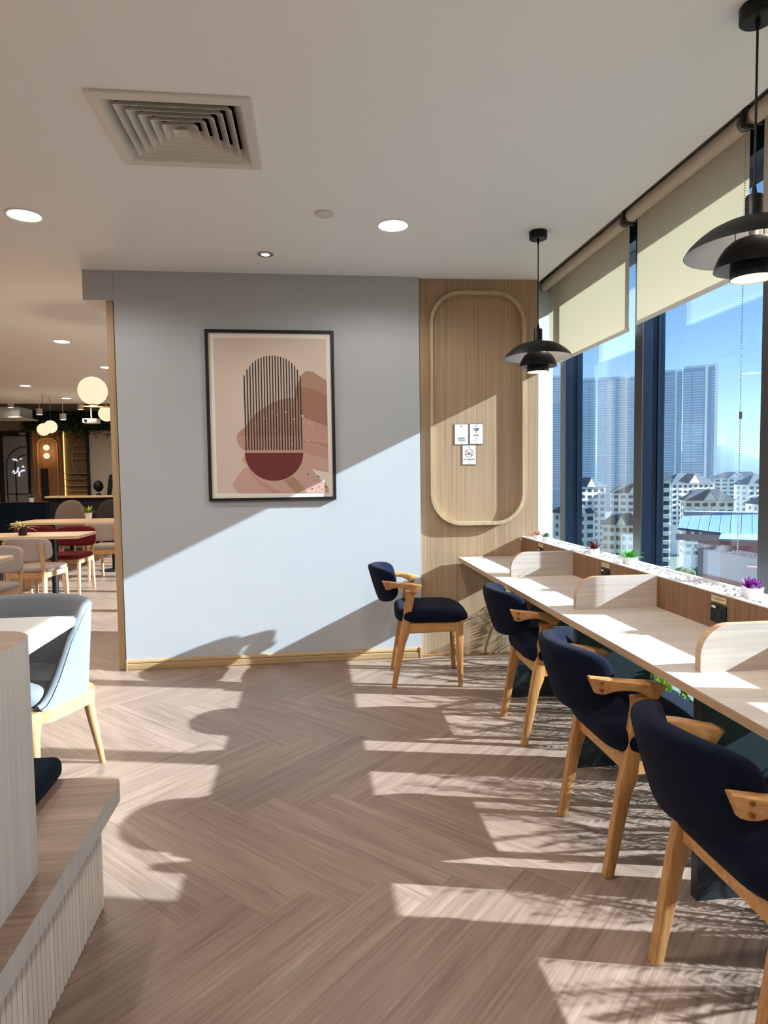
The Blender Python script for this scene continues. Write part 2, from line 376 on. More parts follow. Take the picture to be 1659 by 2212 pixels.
# ---- walls
wf = struct(MB().box(-1.333, 0.807, YW, 4.90, -.003, ZC).build('wall_far', 'wall_grey'))
def ypan(x): return 4.757-(x-0.807)*0.040
wp = struct(MB().prism([(0.8075, ypan(.8075)), (1.712, ypan(1.712)), (1.712, 5.05), (0.8075, 5.05)], 'z', -.003, ZC).build('wall_far_panel', 'panel_oak'))
struct(MB().box(1.5, 1.952, 5.05, 5.10, -.003, 2.99).build('wall_filler', 'wall_white'))
b = MB().box(-1.536, -1.333, YW, 5.17, 2.603, ZC, mi=0)
bo = b.build('wall_bulkhead', ['wall_grey', 'wall_white'])
for p in bo.data.polygons:
    if p.normal.z < -.5 or p.normal.x < -.5: p.material_index = 1
struct(bo)
MB().box(-1.3335, -1.3325, YW-.0008, YW+.001, 2.61, ZC).build('joint_line', 'sign_grey', bo)
struct(MB().box(-1.388, -1.341, YW+.012, 5.16, -.003, 2.603, b=.003).build('trim_1', 'post_oak'))
struct(MB().box(-1.341, -1.333, YW+.03, 4.9, -.003, 2.603).build('gap_shade_strip', 'black_matt'))  # black strip stands for the shade in the gap beside the post
# moulded baseboard
prof = [(0, 0), (-.020, 0), (-.020, .046), (-.0165, .050), (-.0165, .054), (-.020, .058), (-.018, .068), (-.010, .078), (0, .080)]
bb = MB().prism([(YW+a, z) for a, z in prof], 'x', -1.333, 0.803, mi=0)
bbo = struct(bb.build('baseboard_far', 'baseboard_oak'))
MB().box(-1.328, 0.770, YW-.0225, YW-.0195, .010, .040, b=.001).build('raised_field', 'baseboard_oak', bbo)
MB().box(-1.333, -1.320, YW-.023, YW, 0, .080, b=.002).build('end_cap', 'baseboard_oak', bbo)
MB().box(0.785, 0.803, YW-.023, YW, 0, .082, b=.002).build('end_cap', 'baseboard_oak', bbo)
struct(MB().box(0.81, 1.70, 4.722, 4.765, -.003, .012).build('baseboard_far_panel', 'dark_oak'))
struct(MB().box(-9.2, -9, -5, 15.2, -.003, 3.3).build('wall_left', 'wall_beige'))
struct(MB().box(-9, 2.2, -5.2, -5, -.003, 3.3).build('wall_rear', 'wall_beige'))
# ---- rounded moulding on the oak panel
def rpath(x0, x1, z0, z1, r, n=10):
    return [(p[0], p[1]) for p in rrect(x1-x0, z1-z0, r, n, (x0+x1)/2, (z0+z1)/2)]
po, pi_ = rpath(.887, 1.606, .990, 2.716, .235), rpath(.912, 1.581, 1.015, 2.691, .21)
m = MB(); n = len(po); D = .036
vs_ = [(x, ypan(x), z) for x, z in po]+[(x, ypan(x)-D, z) for x, z in po]+[(x, ypan(x)-D, z) for x, z in pi_]+[(x, ypan(x), z) for x, z in pi_]
m.add(vs_, [(a*n+i, a*n+(i+1) % n, (a+1)*n+(i+1) % n, (a+1)*n+i) for a in range(3) for i in range(n)])
m.build('rounded_moulding', 'moulding_oak', wp, smooth=40)

# ---- window wall
MULL = [-4.1, -2.99, -1.88, -.77, .34, 1.455, 2.566, 3.667, 4.823, 5.95, 7.06, 8.17, 9.28, 10.39, 11.5, 12.6]
head = struct(MB().box(1.98, 2.2, -5, 13.06, 2.775, 2.995).build('wall_window_head', 'mullion'))
struct(MB().box(1.97, 2.2, -5, 15.2, -.003, .03).build('trim_3', 'mullion'))
mm = MB().box(1.95, 2.085, -.045, .045, 0.03, 2.775, mi=0).box(1.944, 1.9505, -.045, .045, 0.03, 2.775, mi=1).box(2.040, 2.058, -.052, .052, 0.03, 2.775, mi=0).mesh('mullion')
for q in ('mullion', 'mullion_face'): mm.materials.append(MATS[q])
for i in range(len(MULL)-1):
    a, b_ = MULL[i]+.045, MULL[i+1]-.045
    g = struct(MB().box(XG, XG+.014, a, b_, 0.03, 2.775).build('window_%d' % (i+1), 'window_glass'))
    link('mullion', mm, None, g, (0, MULL[i], 0))
    if i == len(MULL)-2: link('mullion', mm, None, g, (0, MULL[i+1], 0))
struct(MB().box(1.9, 2.2, 12.645, 15.2, -.003, 3.3).build('wall_right', 'wall_white'))
struct(MB().box(1.9, 2.2, -5, -4.145, -.003, 3.3).build('wall_right_rear', 'wall_white'))

# ================================================================== ROLLER BLINDS
def blind(y0, y1, zb, label, chain=None, xo=0.0, zt=2.856):
    t = thing('roller_blind', label, 'blind', (1.905+xo, (y0+y1)/2, zb))
    h = (y1-y0)/2
    MB().box(-.0006, .0006, -h+.035, h-.035, 0.008, zt-zb+.02).build('fabric', 'blind_fabric', t)
    MB().box(-.006, .006, -h+.035, h-.035, -.012, .012, b=.004).build('bottom_rail', 'white_metal', t)
    z = zt-zb
    MB().tube([(-.034, -h+.03, z), (-.034, h-.03, z)], .036, 20).build('roller_tube', 'blind_tube', t, smooth=40)
    MB().box(-.066, .008, -h+.012, h-.012, z+.040, z+.070, b=.004).build('head_rail', 'head_rail', t)
    for s in (-1, 1):
        MB().tube([(-.034, s*(h-.028), z), (-.034, s*(h-.012), z)], .032, 18).build('end_cap', 'bracket', t, smooth=40)
        MB().box(-.062, .01, s*(h-.008)-.003, s*(h-.008)+.003, z-.030, z+.066, b=.002).build('bracket', 'bracket', t)
    if chain:
        cm = MB()
        for sx in (-.012, .012):
            k = 0; zz = z-.03
            while zz > chain-zb:
                cm.sphere((-.034+sx*1.2, -h+.016+sx*1.8, zz), .0026, 6, 4); zz -= .0105; k += 1
        co = cm.build('pull_chain', 'aluminium', t, smooth=60); co['kind'] = 'stuff'
        MB().tube([(-.048, -h-.006, chain-zb+.62), (-.048, -h-.006, chain-zb+.65)], .006, 8).build('chain_joint', 'bracket', t, smooth=40)
    return t
blind(3.672, 5.035, 2.222, 'cream roller blind hanging beside the oak wall panel', xo=-.004, zt=2.846)
blind(2.625, 3.655, 2.240, 'cream roller blind with beaded pull chain over the second window bay', chain=.98)
blind(1.50, 2.605, 2.240, 'cream roller blind behind the pendant and the purple succulent')
blind(0.36, 1.475, 1.12, 'cream roller blind drawn down almost to the pebble planter')
blind(-1.85, 0.33, 2.240, 'cream roller blind at the end of the counter away from the grey wall')

# ================================================================== STUDY COUNTER
ct = thing('study_counter', 'long pale oak study counter with rounded partitions along the window', 'counter', (0, 0, 0))
def edge_mats(o, ax):
    for p in o.data.polygons:
        if abs(p.normal[ax]) < .5: p.material_index = 1
    return o
Y0C = -1.2
w = MB().box(1.092, 1.745, Y0C, 4.7205, .72, .75, b=.0015).build('worktop', ['desk_oak', 'desk_edge_oak'], ct)
edge_mats(w, 2)
MB().box(1.582, 1.600, Y0C, 4.7205, .75, .893).build('back_panel', 'desk_front_oak', ct)
MB().box(1.5818, 1.603, Y0C, 4.7205, .893, .8975).build('planter_rim', 'planter_rim', ct)
MB().box(1.733, 1.745, Y0C, 4.7205, .75, .8975).build('planter_rim', 'planter_rim', ct)
MB().box(1.600, 1.733, Y0C, 4.7205, .75, .872).build('planter_bed', 'concrete', ct)
PY = [3.768, 2.808, 1.862, .912, -.04]
pts = [(1.193, .75), (1.193, .80)]+[(1.293-.1*math.cos(a), .80+.0985*math.sin(a)) for a in [math.radians(9*k) for k in range(1, 11)]]+[(1.5818, .8985), (1.5818, .75)]
for y in PY:
    o = MB().prism(pts, 'y', y-.0145, y+.0145).build('partition', ['desk_oak', 'desk_edge_oak'], ct); edge_mats(o, 1)
    sp = MB().box(1.203, 1.565, y+.001, y+.035, 0, .72, b=.001).build('support_panel', 'teal_panel', ct)
# white pebbles in the bed
ico = bmesh.new(); bmesh.ops.create_icosphere(ico, subdivisions=1, radius=1.0)
IV = [v.co.copy() for v in ico.verts]; ico.verts.index_update(); IF = [[v.index for v in f.verts] for f in ico.faces]; ico.free()
pb = MB()
for i in range(3000):
    r = random.uniform(.0048, .0098); cx_, cy__ = random.uniform(1.609, 1.724), random.uniform(.2, 4.712)
    ez = Matrix.Rotation(random.uniform(0, PI), 3, 'Z') @ Matrix.Rotation(random.uniform(-.6, .6), 3, 'X')
    sx, sy, sz = random.uniform(.8, 1.3), random.uniform(.7, 1.1), random.uniform(.5, .8)
    q = [ez @ Vector((v.x*sx*r, v.y*sy*r, v.z*sz*r)) for v in IV]
    zz = .874+random.uniform(0, .016)+r*.3
    pb.add([(cx_+v.x, cy__+v.y, zz+v.z) for v in q], IF)
po_ = pb.build('pebbles', 'pebble', None, smooth=50); po_['kind'] = 'stuff'; tag(po_, 'white pebbles filling the narrow planter bed behind the counter', 'pebbles')

# ---- sockets and plaques on the counter's back panel
def socket(y, label, group=None):
    t = thing('power_socket', label, 'socket', (1.582, y, .817), 0, group)
    MB().box(-.009, 0, -.047, .047, -.036, .036, b=.004, seg=2).build('face_plate', 'black_matt', t)
    MB().box(-.0098, -.0088, .012, .036, .020, .029).build('label_strip', 'sign_white', t)
    MB().box(-.0102, -.0096, .015, .033, .0238, .0252).build('label_print', 'sign_grey', t)
    MB().tube([(-.0115, -.012, 0), (-.008, -.012, 0)], .017, 20).build('outlet', 'black_metal', t, smooth=40)
    MB().box(-.012, -.008, .020, .034, -.018, -.004, b=.001).build('rocker_switch', 'black_metal', t)
    p = thing('instruction_plaque', label.replace('black power socket', 'small oak text plaque above the socket'), 'plaque', (1.582, y+.003, .872))
    MB().box(-.003, 0, -.047, .047, -.0135, .0135, b=.0008).build('plate', 'plaque', p)
    mb = MB()
    for a0, a1, z in ((-.046, .046, .0128), (-.046, .046, -.0128)): mb.box(-.0034, -.003, a0, a1, z-.0006, z+.0006)
    for a0 in (-.0464, .0464): mb.box(-.0034, -.003, a0-.0006, a0+.0006, -.013, .013)
    mb.build('border', 'sign_ink', p)
    mb = MB()
    for a0, a1, z in ((-.006, .006, .0085), (-.038, .038, .0035), (-.028, .030, -.0005), (-.008, .008, -.0085)): mb.box(-.0034, -.003, a0, a1, z-.0007, z+.0007)
    mb.build('text_lines', 'sign_ink', p)
socket(4.303, 'black power socket in the counter bay against the oak panel')
socket(3.311, 'black power socket in the counter bay between the first two partitions')
socket(2.333, 'black power socket in the counter bay with the purple succulent')

# ---- succulents in white pots
def leaf_mesh(name, L, W, T, curve, mat):
    m = MB(); n = 7; vs_ = []
    for i in range(n):
        t = i/(n-1); wd = W*(.55+.9*t-1.45*t*t) if t < .97 else 0.0004
        x = L*t*math.cos(curve*t*.5); z = L*t*math.sin(curve*t*.5)
        th = T*(1-t*.8)
        vs_ += [(x, -wd, z), (x, 0, z-th), (x, wd, z), (x, 0, z+th*.35)]
    fs = [(i*4+k, i*4+(k+1) % 4, (i+1)*4+(k+1) % 4, (i+1)*4+k) for i in range(n-1) for k in range(4)]+[(3, 2, 1, 0), tuple((n-1)*4+k for k in range(4))]
    m.add(vs_, fs); me = m.mesh(name, smooth=70); me.materials.append(MATS[mat]); return me
def succulent(x, y, pr, ph, leaf, rings, label, s=1.0):
    t = thing('potted_succulent', label, 'plant', (x, y, .886), random.uniform(0, 6))
    MB().lathe([(.001, 0), (pr*.8, 0), (pr*.92, ph*.25), (pr, ph), (pr*.93, ph), (pr*.9, ph*.85), (.001, ph*.85)], 28).build('pot', 'pot_white', t, smooth=35)
    for cnt, tilt, sc, z in rings:
        for k in range(cnt):
            a = 2*PI*k/cnt+random.uniform(-.15, .15)+tilt
            o = link('leaf', leaf, None, t, (math.cos(a)*.006, math.sin(a)*.006, ph*.86+z), (0, -tilt+random.uniform(-.1, .1), a)); o.scale = (sc*s,)*3
succulent(1.640, 4.545, .030, .038, leaf_mesh('leaf', .052, .0065, .004, -.3, 'leaf_coral'), ((9, .25, 1, 0), (7, .7, .95, .004), (4, 1.2, .8, .006)), 'spiky coral aloe in white pot at the oak panel corner')
succulent(1.668, 4.430, .027, .034, leaf_mesh('leaf', .036, .010, .006, .5, 'leaf_dark'), ((8, .35, 1, 0), (6, .8, .95, .004), (3, 1.25, .8, .006)), 'plump dark green succulent in white pot beside the coral aloe')
succulent(1.652, 3.622, .036, .042, leaf_mesh('leaf', .056, .0085, .005, -.1, 'leaf_red'), ((10, .2, 1, 0), (9, .6, 1, .004), (6, 1.0, .95, .006), (3, 1.35, .8, .008)), 'dark red pointed agave in white pot on the pebbles')
succulent(1.662, 3.200, .040, .044, leaf_mesh('leaf', .068, .009, .004, -.7, 'leaf_green'), ((9, .45, 1, 0), (8, .8, 1.0, .004), (5, 1.2, .9, .006)), 'bright green spiky aloe in white pot on the pebbles')
succulent(1.665, 2.262, .040, .046, leaf_mesh('leaf', .050, .017, .004, .7, 'leaf_purple'), ((8, .2, 1, .002), (7, .55, .9, .006), (5, .9, .7, .008), (4, 1.25, .5, .01)), 'purple rosette succulent in white pot on the pebbles')

# ---- leafy plants in low troughs under the counter
def fern(yc, seed, label, wide=.44, nst=22):
    rnd = random.Random(seed)
    t = thing('trough_fern', label, 'plant', (1.78, yc, 0), 0, None)
    h = .11
    m = MB(); L = wide
    m.box(-.075, .075, -L, L, 0, .012); m.box(-.075, -.065, -L, L, .012, h); m.box(.065, .075, -L, L, .012, h); m.box(-.065, .065, -L, -L+.01, .012, h); m.box(-.065, .065, L-.01, L, .012, h)
    m.build('trough', 'black_metal', t)
    MB().box(-.065, .065, -L+.01, L-.01, .012, h-.015).build('soil', 'soil', t)
    st, lf = MB(), MB()
    for i in range(nst):
        y0 = rnd.uniform(-L+.03, L-.03); x0 = rnd.uniform(-.04, .04); a = rnd.uniform(-PI, PI); ln = rnd.uniform(.36, .60)
        lean = rnd.uniform(.10, .42); path = []
        for k in range(9):
            q = k/8; rr = lean*ln*q*q*1.3
            path.append(Vector((max(-.26, min(.14, x0+math.cos(a)*rr*.8)), y0+math.sin(a)*rr*1.2, h-.02+ln*(q-.28*lean*q*q*2))))
        for p in path: p.z = min(p.z, .700); p.y = max(-L+.01, min(L-.01, p.y))
        st.tube(path, [.0028*(1-.7*k/8) for k in range(9)], 4)
        for k in range(1, 9):
            for e in range(7):
                f = (k-1+e/7.0); i0 = int(f); p = path[i0].lerp(path[min(8, i0+1)], f-i0); d = (path[min(8, i0+1)]-path[i0]).normalized()
                for sgn in (-1, 1):
                    side = d.cross(Vector((math.cos(a+1.57*sgn*.3), math.sin(a), .35))).normalized()*sgn
                    dirn = (side*.85+d*.55+Vector((0, 0, rnd.uniform(-.25, .15)))).normalized()
                    ll = rnd.uniform(.035, .062)*(1.05-.35*f/8); wd = dirn.cross(Vector((rnd.uniform(-.5, .5), rnd.uniform(-.5, .5), 1))).normalized()*.0042
                    tip = p+dirn*ll; tip.z = min(tip.z, .712); tip.y = max(-L-.01, min(L+.01, tip.y)); tip.x = max(-.3, min(.15, tip.x)); mid = p+dirn*ll*.45+Vector((0, 0, .002)); mid.z = min(mid.z, .712)
                    lf.add([p, mid+wd, tip, mid-wd], [(0, 1, 2), (0, 2, 3)])
    st.build('stems', 'fern_stem', t)['kind'] = 'stuff'
    lf.build('foliage', 'fern', t)['kind'] = 'stuff'
fern(4.245, 1, 'feathery green plant under the counter beside the oak panel', .425, 33)
fern(3.306, 2, 'feathery green plant under the counter between first and second supports', .425, 35)
fern(2.353, 3, 'feathery green plant under the counter between second and third supports', .425, 38)
fern(1.405, 4, 'feathery green plant under the counter beyond the third support', .425, 35)
fern(0.455, 5, 'feathery green plant under the counter end farthest from the oak panel', .425, 33)

# ================================================================== FRAMED PRINT
pf = thing('framed_print', 'large black framed abstract print of stripes and wine half circle on grey wall', 'picture', (-.269, YW, 1.202))
FW, FH, FD = .904, 1.208, .028
fr = MB()
for x0, x1, z0, z1 in ((-FW/2, FW/2, 0, .020), (-FW/2, FW/2, FH-.020, FH), (-FW/2, -FW/2+.022, .020, FH-.020), (FW/2-.022, FW/2, .020, FH-.020)):
    fr.box(x0, x1, -FD, -.001, z0, z1)
fr.build('frame', 'black_metal', pf)
MB().box(-FW/2+.02, FW/2-.02, -.012, -.002, .018, FH-.018).build('mat_board', 'art_mat', pf)
def A(px, py):
    v = (py-(108+ (px-110)/1360*27))/((1915-(px-160)/1332*20)-(108+(px-110)/1360*27))
    xl, xr = 110+50*v, 1470+22*v
    u = (px-xl)/(xr-xl)
    return (-FW/2+FW*u, FH*(1-v))
def flat(name, poly, mat, lay, parent=pf):
    y = -.012-lay*.0003
    m = MB(); n = len(poly); m.add([(x, y, z) for x, z in poly]+[(x, y+.0002, z) for x, z in poly], [tuple(range(n)), tuple(range(2*n-1, n-1, -1))]+[(i, n+i, n+(i+1) % n, (i+1) % n) for i in range(n)])
    return m.build(name, mat, parent)
def smoothpoly(pts, it=2):
    for _ in range(it):
        q = []
        for i in range(len(pts)):
            a, b_ = pts[i], pts[(i+1) % len(pts)]
            q += [(a[0]*.75+b_[0]*.25, a[1]*.75+b_[1]*.25), (a[0]*.25+b_[0]*.75, a[1]*.25+b_[1]*.75)]
        pts = q
    return pts
def P(*pts): return [A(*p) for p in pts]
flat('print_ground', P((198, 190), (1388, 213), (1412, 1828), (243, 1830)), 'art_paper', 1)
flat('print_shape', P(*([(1060, 720), (1075, 690), (1110, 630), (1130, 585), (1150, 556), (1195, 545), (1250, 555), (1310, 595), (1392, 645), (1398, 830), (1060, 830)])), 'art_tan', 2)
flat('print_shape', P((1055, 752), (1085, 728), (1120, 712), (1200, 718), (1300, 755), (1396, 800), (1402, 1125), (1300, 1090), (1200, 1050), (1080, 1000), (1040, 900)), 'art_brown', 3)
flat('print_shape', P((440, 1240), (450, 1200), (480, 1165), (530, 1130), (560, 1080), (620, 1010), (700, 945), (780, 890), (880, 850), (980, 830), (1080, 830), (1110, 1010), (1200, 1050), (1300, 1090), (1402, 1125), (1408, 1600), (1220, 1570), (1150, 1500), (1140, 1400), (540, 1395), (480, 1340), (450, 1290)), 'art_rose', 4)
flat('print_shape', P((470, 1215), (530, 1140), (620, 1010), (700, 945), (780, 890), (880, 850), (980, 830), (1080, 830), (1110, 1010), (1120, 1230), (1000, 1225), (700, 1218)), 'art_tan', 5)
flat('print_shape', P((545, 1395), (1140, 1400), (1410, 1480), (1410, 1612), (1220, 1570), (1412, 1760), (1412, 1826), (460, 1828), (400, 1745), (415, 1700), (470, 1620), (520, 1560), (570, 1555), (510, 1500), (500, 1470), (520, 1420)), 'art_blush', 6)
flat('print_shape', P((1140, 1270), (1250, 1282), (1405, 1310), (1405, 1350), (1280, 1300), (1140, 1285)), 'art_tan', 6.5)
flat('print_shape', P((560, 1560), (640, 1660), (760, 1735), (910, 1826), (810, 1828), (680, 1740), (590, 1620)), 'art_rose', 7)
flat('print_shape', P((930, 1695), (1040, 1650), (1190, 1826), (1060, 1826)), 'art_tan', 7)
flat('print_shape', P((1230, 1573), (1411, 1613), (1412, 1770), (1330, 1690)), 'art_pale', 7.5)
hc = [(835-307*math.cos(a), 1402+296*math.sin(a)) for a in [PI*k/32 for k in range(33)]]
flat('print_half_circle', P(*hc), 'art_wine', 9)
flat('print_gap_line', P((525, 1386), (1145, 1388), (1145, 1400), (525, 1400)), 'art_blush', 9)
tops = [592, 530, 490, 460, 438, 420, 406, 396, 390, 387, 385, 387, 392, 400, 410, 424, 440, 465, 494, 535, 595]
for i, tp in enumerate(tops):
    xt, xb = 520+29.5*i, 541+29.3*i
    flat('print_stripe', P((xt-6, tp), (xt, tp-5), (xt+6, tp), (xb+6, 1368), (xb, 1373), (xb-6, 1368)), 'art_line', 10)
def dots(name, lst, mat, lay):
    for x, y, r in lst:
        flat(name, P(*[(x+r*math.cos(2*PI*k/8), y-r*math.sin(2*PI*k/8)) for k in range(8)][::-1]), mat, lay)
dots('print_pale_dot', [(813, 972, 7), (870, 1003, 6), (957, 972, 9), (729, 1043, 7), (1045, 1050, 9), (1132, 1015, 11), (1208, 1090, 7), (1204, 1114, 5), (1130, 1135, 5), (1242, 1158, 5), (1235, 1192, 4), (1270, 1217, 5), (1192, 1274, 7), (1266, 1272, 5), (845, 1170, 6), (1168, 1178, 4), (640, 1087, 4), (1020, 1308, 6), (1248, 1225, 4)], 'art_pale', 11)
dots('print_dark_dot', [(1201, 1455, 5), (1294, 1580, 6), (1106, 1583, 5), (1194, 1628, 7), (1302, 1655, 9), (1258, 1695, 4), (1306, 1715, 5), (1375, 1724, 5), (1381, 1764, 8), (1236, 1783, 7), (1315, 1753, 4), (1308, 1768, 4), (908, 1769, 4), (1106, 1797, 4), (1342, 1790, 4), (1370, 1742, 4), (1410, 1818, 4), (990, 1160, 4), (1012, 1113, 5)], 'art_line', 11)

# ================================================================== NOTICES ON THE OAK PANEL
def notice(x0, x1, z0, z1, label):
    xc, zc = (x0+x1)/2, (z0+z1)/2
    t = thing('wall_notice', label, 'sign', (xc, ypan(xc), zc)); t.rotation_euler = (0, 0, -.040)
    w, h = x1-x0, z1-z0
    MB().box(-w/2, w/2, -.003, .0015, -h/2, h/2, b=.0006).build('border', 'sign_ink', t)
    MB().box(-w/2+.003, w/2-.003, -.0036, -.002, -h/2+.003, h/2-.003).build('card', 'sign_white', t)
    return t
def bars(t, name, rows, mat):
    mb = MB()
    for a0, a1, z, hh in rows: mb.box(a0, a1, -.0042, -.0036, z-hh, z+hh)
    return mb.build(name, mat, t)
n1 = notice(1.073, 1.178, 1.592, 1.747, 'bordered white notice of four text lines, left of the wifi notice')
bars(n1, 'heading', [(-.011, .011, .063, .0016), (-.009, .009, .058, .0012)], 'sign_red')
bars(n1, 'text_lines', [(-.026, .026, -.022, .0016), (-.027, .027, -.031, .0016), (-.027, .027, -.039, .0016), (-.028, .028, -.047, .0018)], 'sign_ink')
bars(n1, 'footer', [(-.013, .013, -.066, .0016)], 'sign_red')
n2 = notice(1.186, 1.290, 1.594, 1.748, 'bordered white wifi notice with signal arcs on the oak panel')
bars(n2, 'heading', [(-.011, .011, .063, .0016), (-.009, .009, .058, .0012)], 'sign_grey')
for r0, r1, rr in ((.004, 0, 0), (.012, .017, 1), (.021, .0265, 1), (.0305, .0365, 1)):
    if not rr:
        MB().tube([(0, -.0044, .013), (0, -.0036, .013)], .0035, 10).build('signal_dot', 'sign_ink', n2); continue
    arc = [(r1*math.cos(a), .011+r1*math.sin(a)) for a in [math.radians(48+84*k/14) for k in range(15)]]+[(r0*math.cos(a), .011+r0*math.sin(a)) for a in [math.radians(132-84*k/14) for k in range(15)]]
    MB().prism(arc, 'y', -.0044, -.0036).build('signal_arc', 'sign_ink', n2)
text_mesh('WIFI', .021, 'sign_ink', n2, 'lettering', (0, -.0038, -.010), (PI/2, 0, 0), sx=1.05)
bars(n2, 'text_lines', [(-.012, .012, -.030, .0018), (-.020, .020, -.045, .0014)], 'sign_grey')
bars(n2, 'footer', [(-.013, .013, -.066, .0016)], 'sign_grey')
n3 = notice(1.131, 1.236, 1.442, 1.589, 'bordered white no smoking notice below the other two notices')
bars(n3, 'heading', [(-.011, .011, .061, .0016), (-.009, .009, .056, .0012)], 'sign_grey')
ring = MB(); zc = .014
vo = [(.032*math.cos(2*PI*k/36), zc+.032*math.sin(2*PI*k/36)) for k in range(36)]; vi = [(.0285*math.cos(2*PI*k/36), zc+.0285*math.sin(2*PI*k/36)) for k in range(36)]
ring.add([(x, -.0042, z) for x, z in vo]+[(x, -.0042, z) for x, z in vi], [(i, (i+1) % 36, 36+(i+1) % 36, 36+i) for i in range(36)])
ring.prism([(-.0215, zc+.0185), (-.0185, zc+.0215), (.0215, zc-.0185), (.0185, zc-.0215)], 'y', -.0044, -.0036)
ring.build('prohibition_ring', 'sign_red', n3)
bars(n3, 'cigarette', [(-.022, .010, zc-.006, .0032), (.013, .020, zc-.006, .0032)], 'sign_ink')
MB().tube([(.010, -.004, zc+.002), (.004, -.004, zc+.009), (.010, -.004, zc+.015), (.017, -.004, zc+.012), (.019, -.004, zc+.001)], .0008, 5).build('smoke_curl', 'sign_grey', n3)
text_mesh('NO SMOKING', .0135, 'sign_ink', n3, 'lettering', (0, -.0038, -.032), (PI/2, 0, 0), sx=1.0)
bars(n3, 'text_line', [(-.016, .016, -.044, .0016)], 'sign_grey')
bars(n3, 'footer', [(-.013, .013, -.064, .0016)], 'sign_grey')

# ================================================================== PENDANT LAMPS
def pendant(x, y, label):
    t = thing('pendant_lamp', label, 'lamp', (x, y, 1.978), 0, 'black tiered pendants over the counter')
    Z = lambda z: z-1.978
    MB().lathe([(.0005, Z(2.762)), (.047, Z(2.762)), (.0525, Z(2.767)), (.0525, Z(2.806)), (.0005, Z(2.8085))], 32).build('ceiling_canopy', 'pendant_black', t, smooth=35)
    MB().lathe([(.004, Z(2.735)), (.006, Z(2.738)), (.0085, Z(2.764))], 12).build('cord_grip', 'pendant_black', t, smooth=40)
    MB().tube([(0, 0, Z(2.25)), (0, 0, Z(2.74))], .0036, 8).build('cord', 'black_matt', t, smooth=40)
    MB().lathe([(.004, Z(2.268)), (.0055, Z(2.266)), (.0085, Z(2.245)), (.0105, Z(2.242)), (.0105, Z(2.236)), (.0005, Z(2.236))], 14).build('cord_grip', 'pendant_black', t, smooth=40)
    MB().lathe([(.0005, Z(2.237)), (.0235, Z(2.237)), (.0255, Z(2.234)), (.0255, Z(2.150)), (.0005, Z(2.150))], 28).build('neck', 'pendant_black', t, smooth=35)
    def shade(name, pts, th, top_open):
        m = MB(); m.lathe(pts, 48, mi=0)
        inn = [(max(r-th*.4, .0005), z-th) for r, z in pts[:-1]]+[(pts[-1][0]-th*.8, pts[-1][1])]
        m.lathe(inn[::-1], 48, mi=1)
        r0 = pts[-1]; m.lathe([pts[-1], (pts[-1][0]-th*.8, pts[-1][1])], 48, mi=0)
        return m.build(name, ['pendant_black', 'pendant_inside'], t, smooth=50)
    shade('upper_shade', [(.020, Z(2.1600)), (.060, Z(2.1585)), (.100, Z(2.149)), (.135, Z(2.132)), (.165, Z(2.110)), (.188, Z(2.088)), (.2005, Z(2.068))], .0022, True)
    shade('middle_shade', [(.012, Z(2.108)), (.040, Z(2.106)), (.062, Z(2.097)), (.082, Z(2.080)), (.098, Z(2.056)), (.108, Z(2.032)), (.1125, Z(2.014))], .0022, True)
    shade('lower_shade', [(.010, Z(2.052)), (.058, Z(2.050)), (.0635, Z(2.045)), (.0645, Z(2.010)), (.0645, Z(1.981))], .0022, True)
    for k in range(3):
        a = 2*PI*k/3+.5
        MB().tube([(.05*math.cos(a), .05*math.sin(a), Z(2.04)), (.05*math.cos(a), .05*math.sin(a), Z(2.157))], .0018, 6).build('spacer_rod', 'bracket', t)
    MB().disc((0, 0, Z(1.984)), .061, 32).build('diffuser', 'lamp_warm', t)
    MB().tube([(0, 0, Z(2.052)), (0, 0, Z(2.15))], .013, 12).build('lamp_stem', 'pendant_inside', t, smooth=40)
    lamp(t, (0, 0, Z(1.975)), 'SPOT', 9, (1, .86, .66), .05, 130, .7)
    lamp(t, (.035, -.02, Z(2.125)), 'POINT', .35, (1, .84, .62), .012)
    lamp(t, (.0, -.0, Z(2.070)), 'POINT', .22, (1, .84, .62), .012)
    return t
pendant(1.372, 3.79, 'black tiered pendant lamp hanging in front of the oak panel moulding')
pendant(1.400, 1.93, 'black tiered pendant lamp hanging before the blind with the pull chain')

# ================================================================== CEILING FITTINGS
vt = thing('air_diffuser', 'square white louvred air diffuser set in the ceiling', 'vent', (-.5025, 2.8425, ZC))
m = MB()
O, I = (.303, .283), (.2625, .2375)
for a, b_ in ((-1, 0), (1, 0), (0, -1), (0, 1)):
    if a: m.box(min(a*O[0], a*I[0]), max(a*O[0], a*I[0]), -O[1], O[1], -.012, .0, b=.002)
    else: m.box(-I[0], I[0], min(b_*O[1], b_*I[1]), max(b_*O[1], b_*I[1]), -.012, .0, b=.002)
m.build('flange', 'vent_paint', vt)
d = MB()
for a, b_ in ((-1, 0), (1, 0), (0, -1), (0, 1)):
    if a: d.box(min(a*I[0], a*(I[0]-.004)), max(a*I[0], a*(I[0]-.004)), -I[1], I[1], 0, .15)
    else: d.box(-I[0], I[0], min(b_*I[1], b_*(I[1]-.004)), max(b_*I[1], b_*(I[1]-.004)), 0, .15)
d.box(-I[0], I[0], -I[1], I[1], .15, .16)
d.build('duct_box', 'duct_dark', vt)
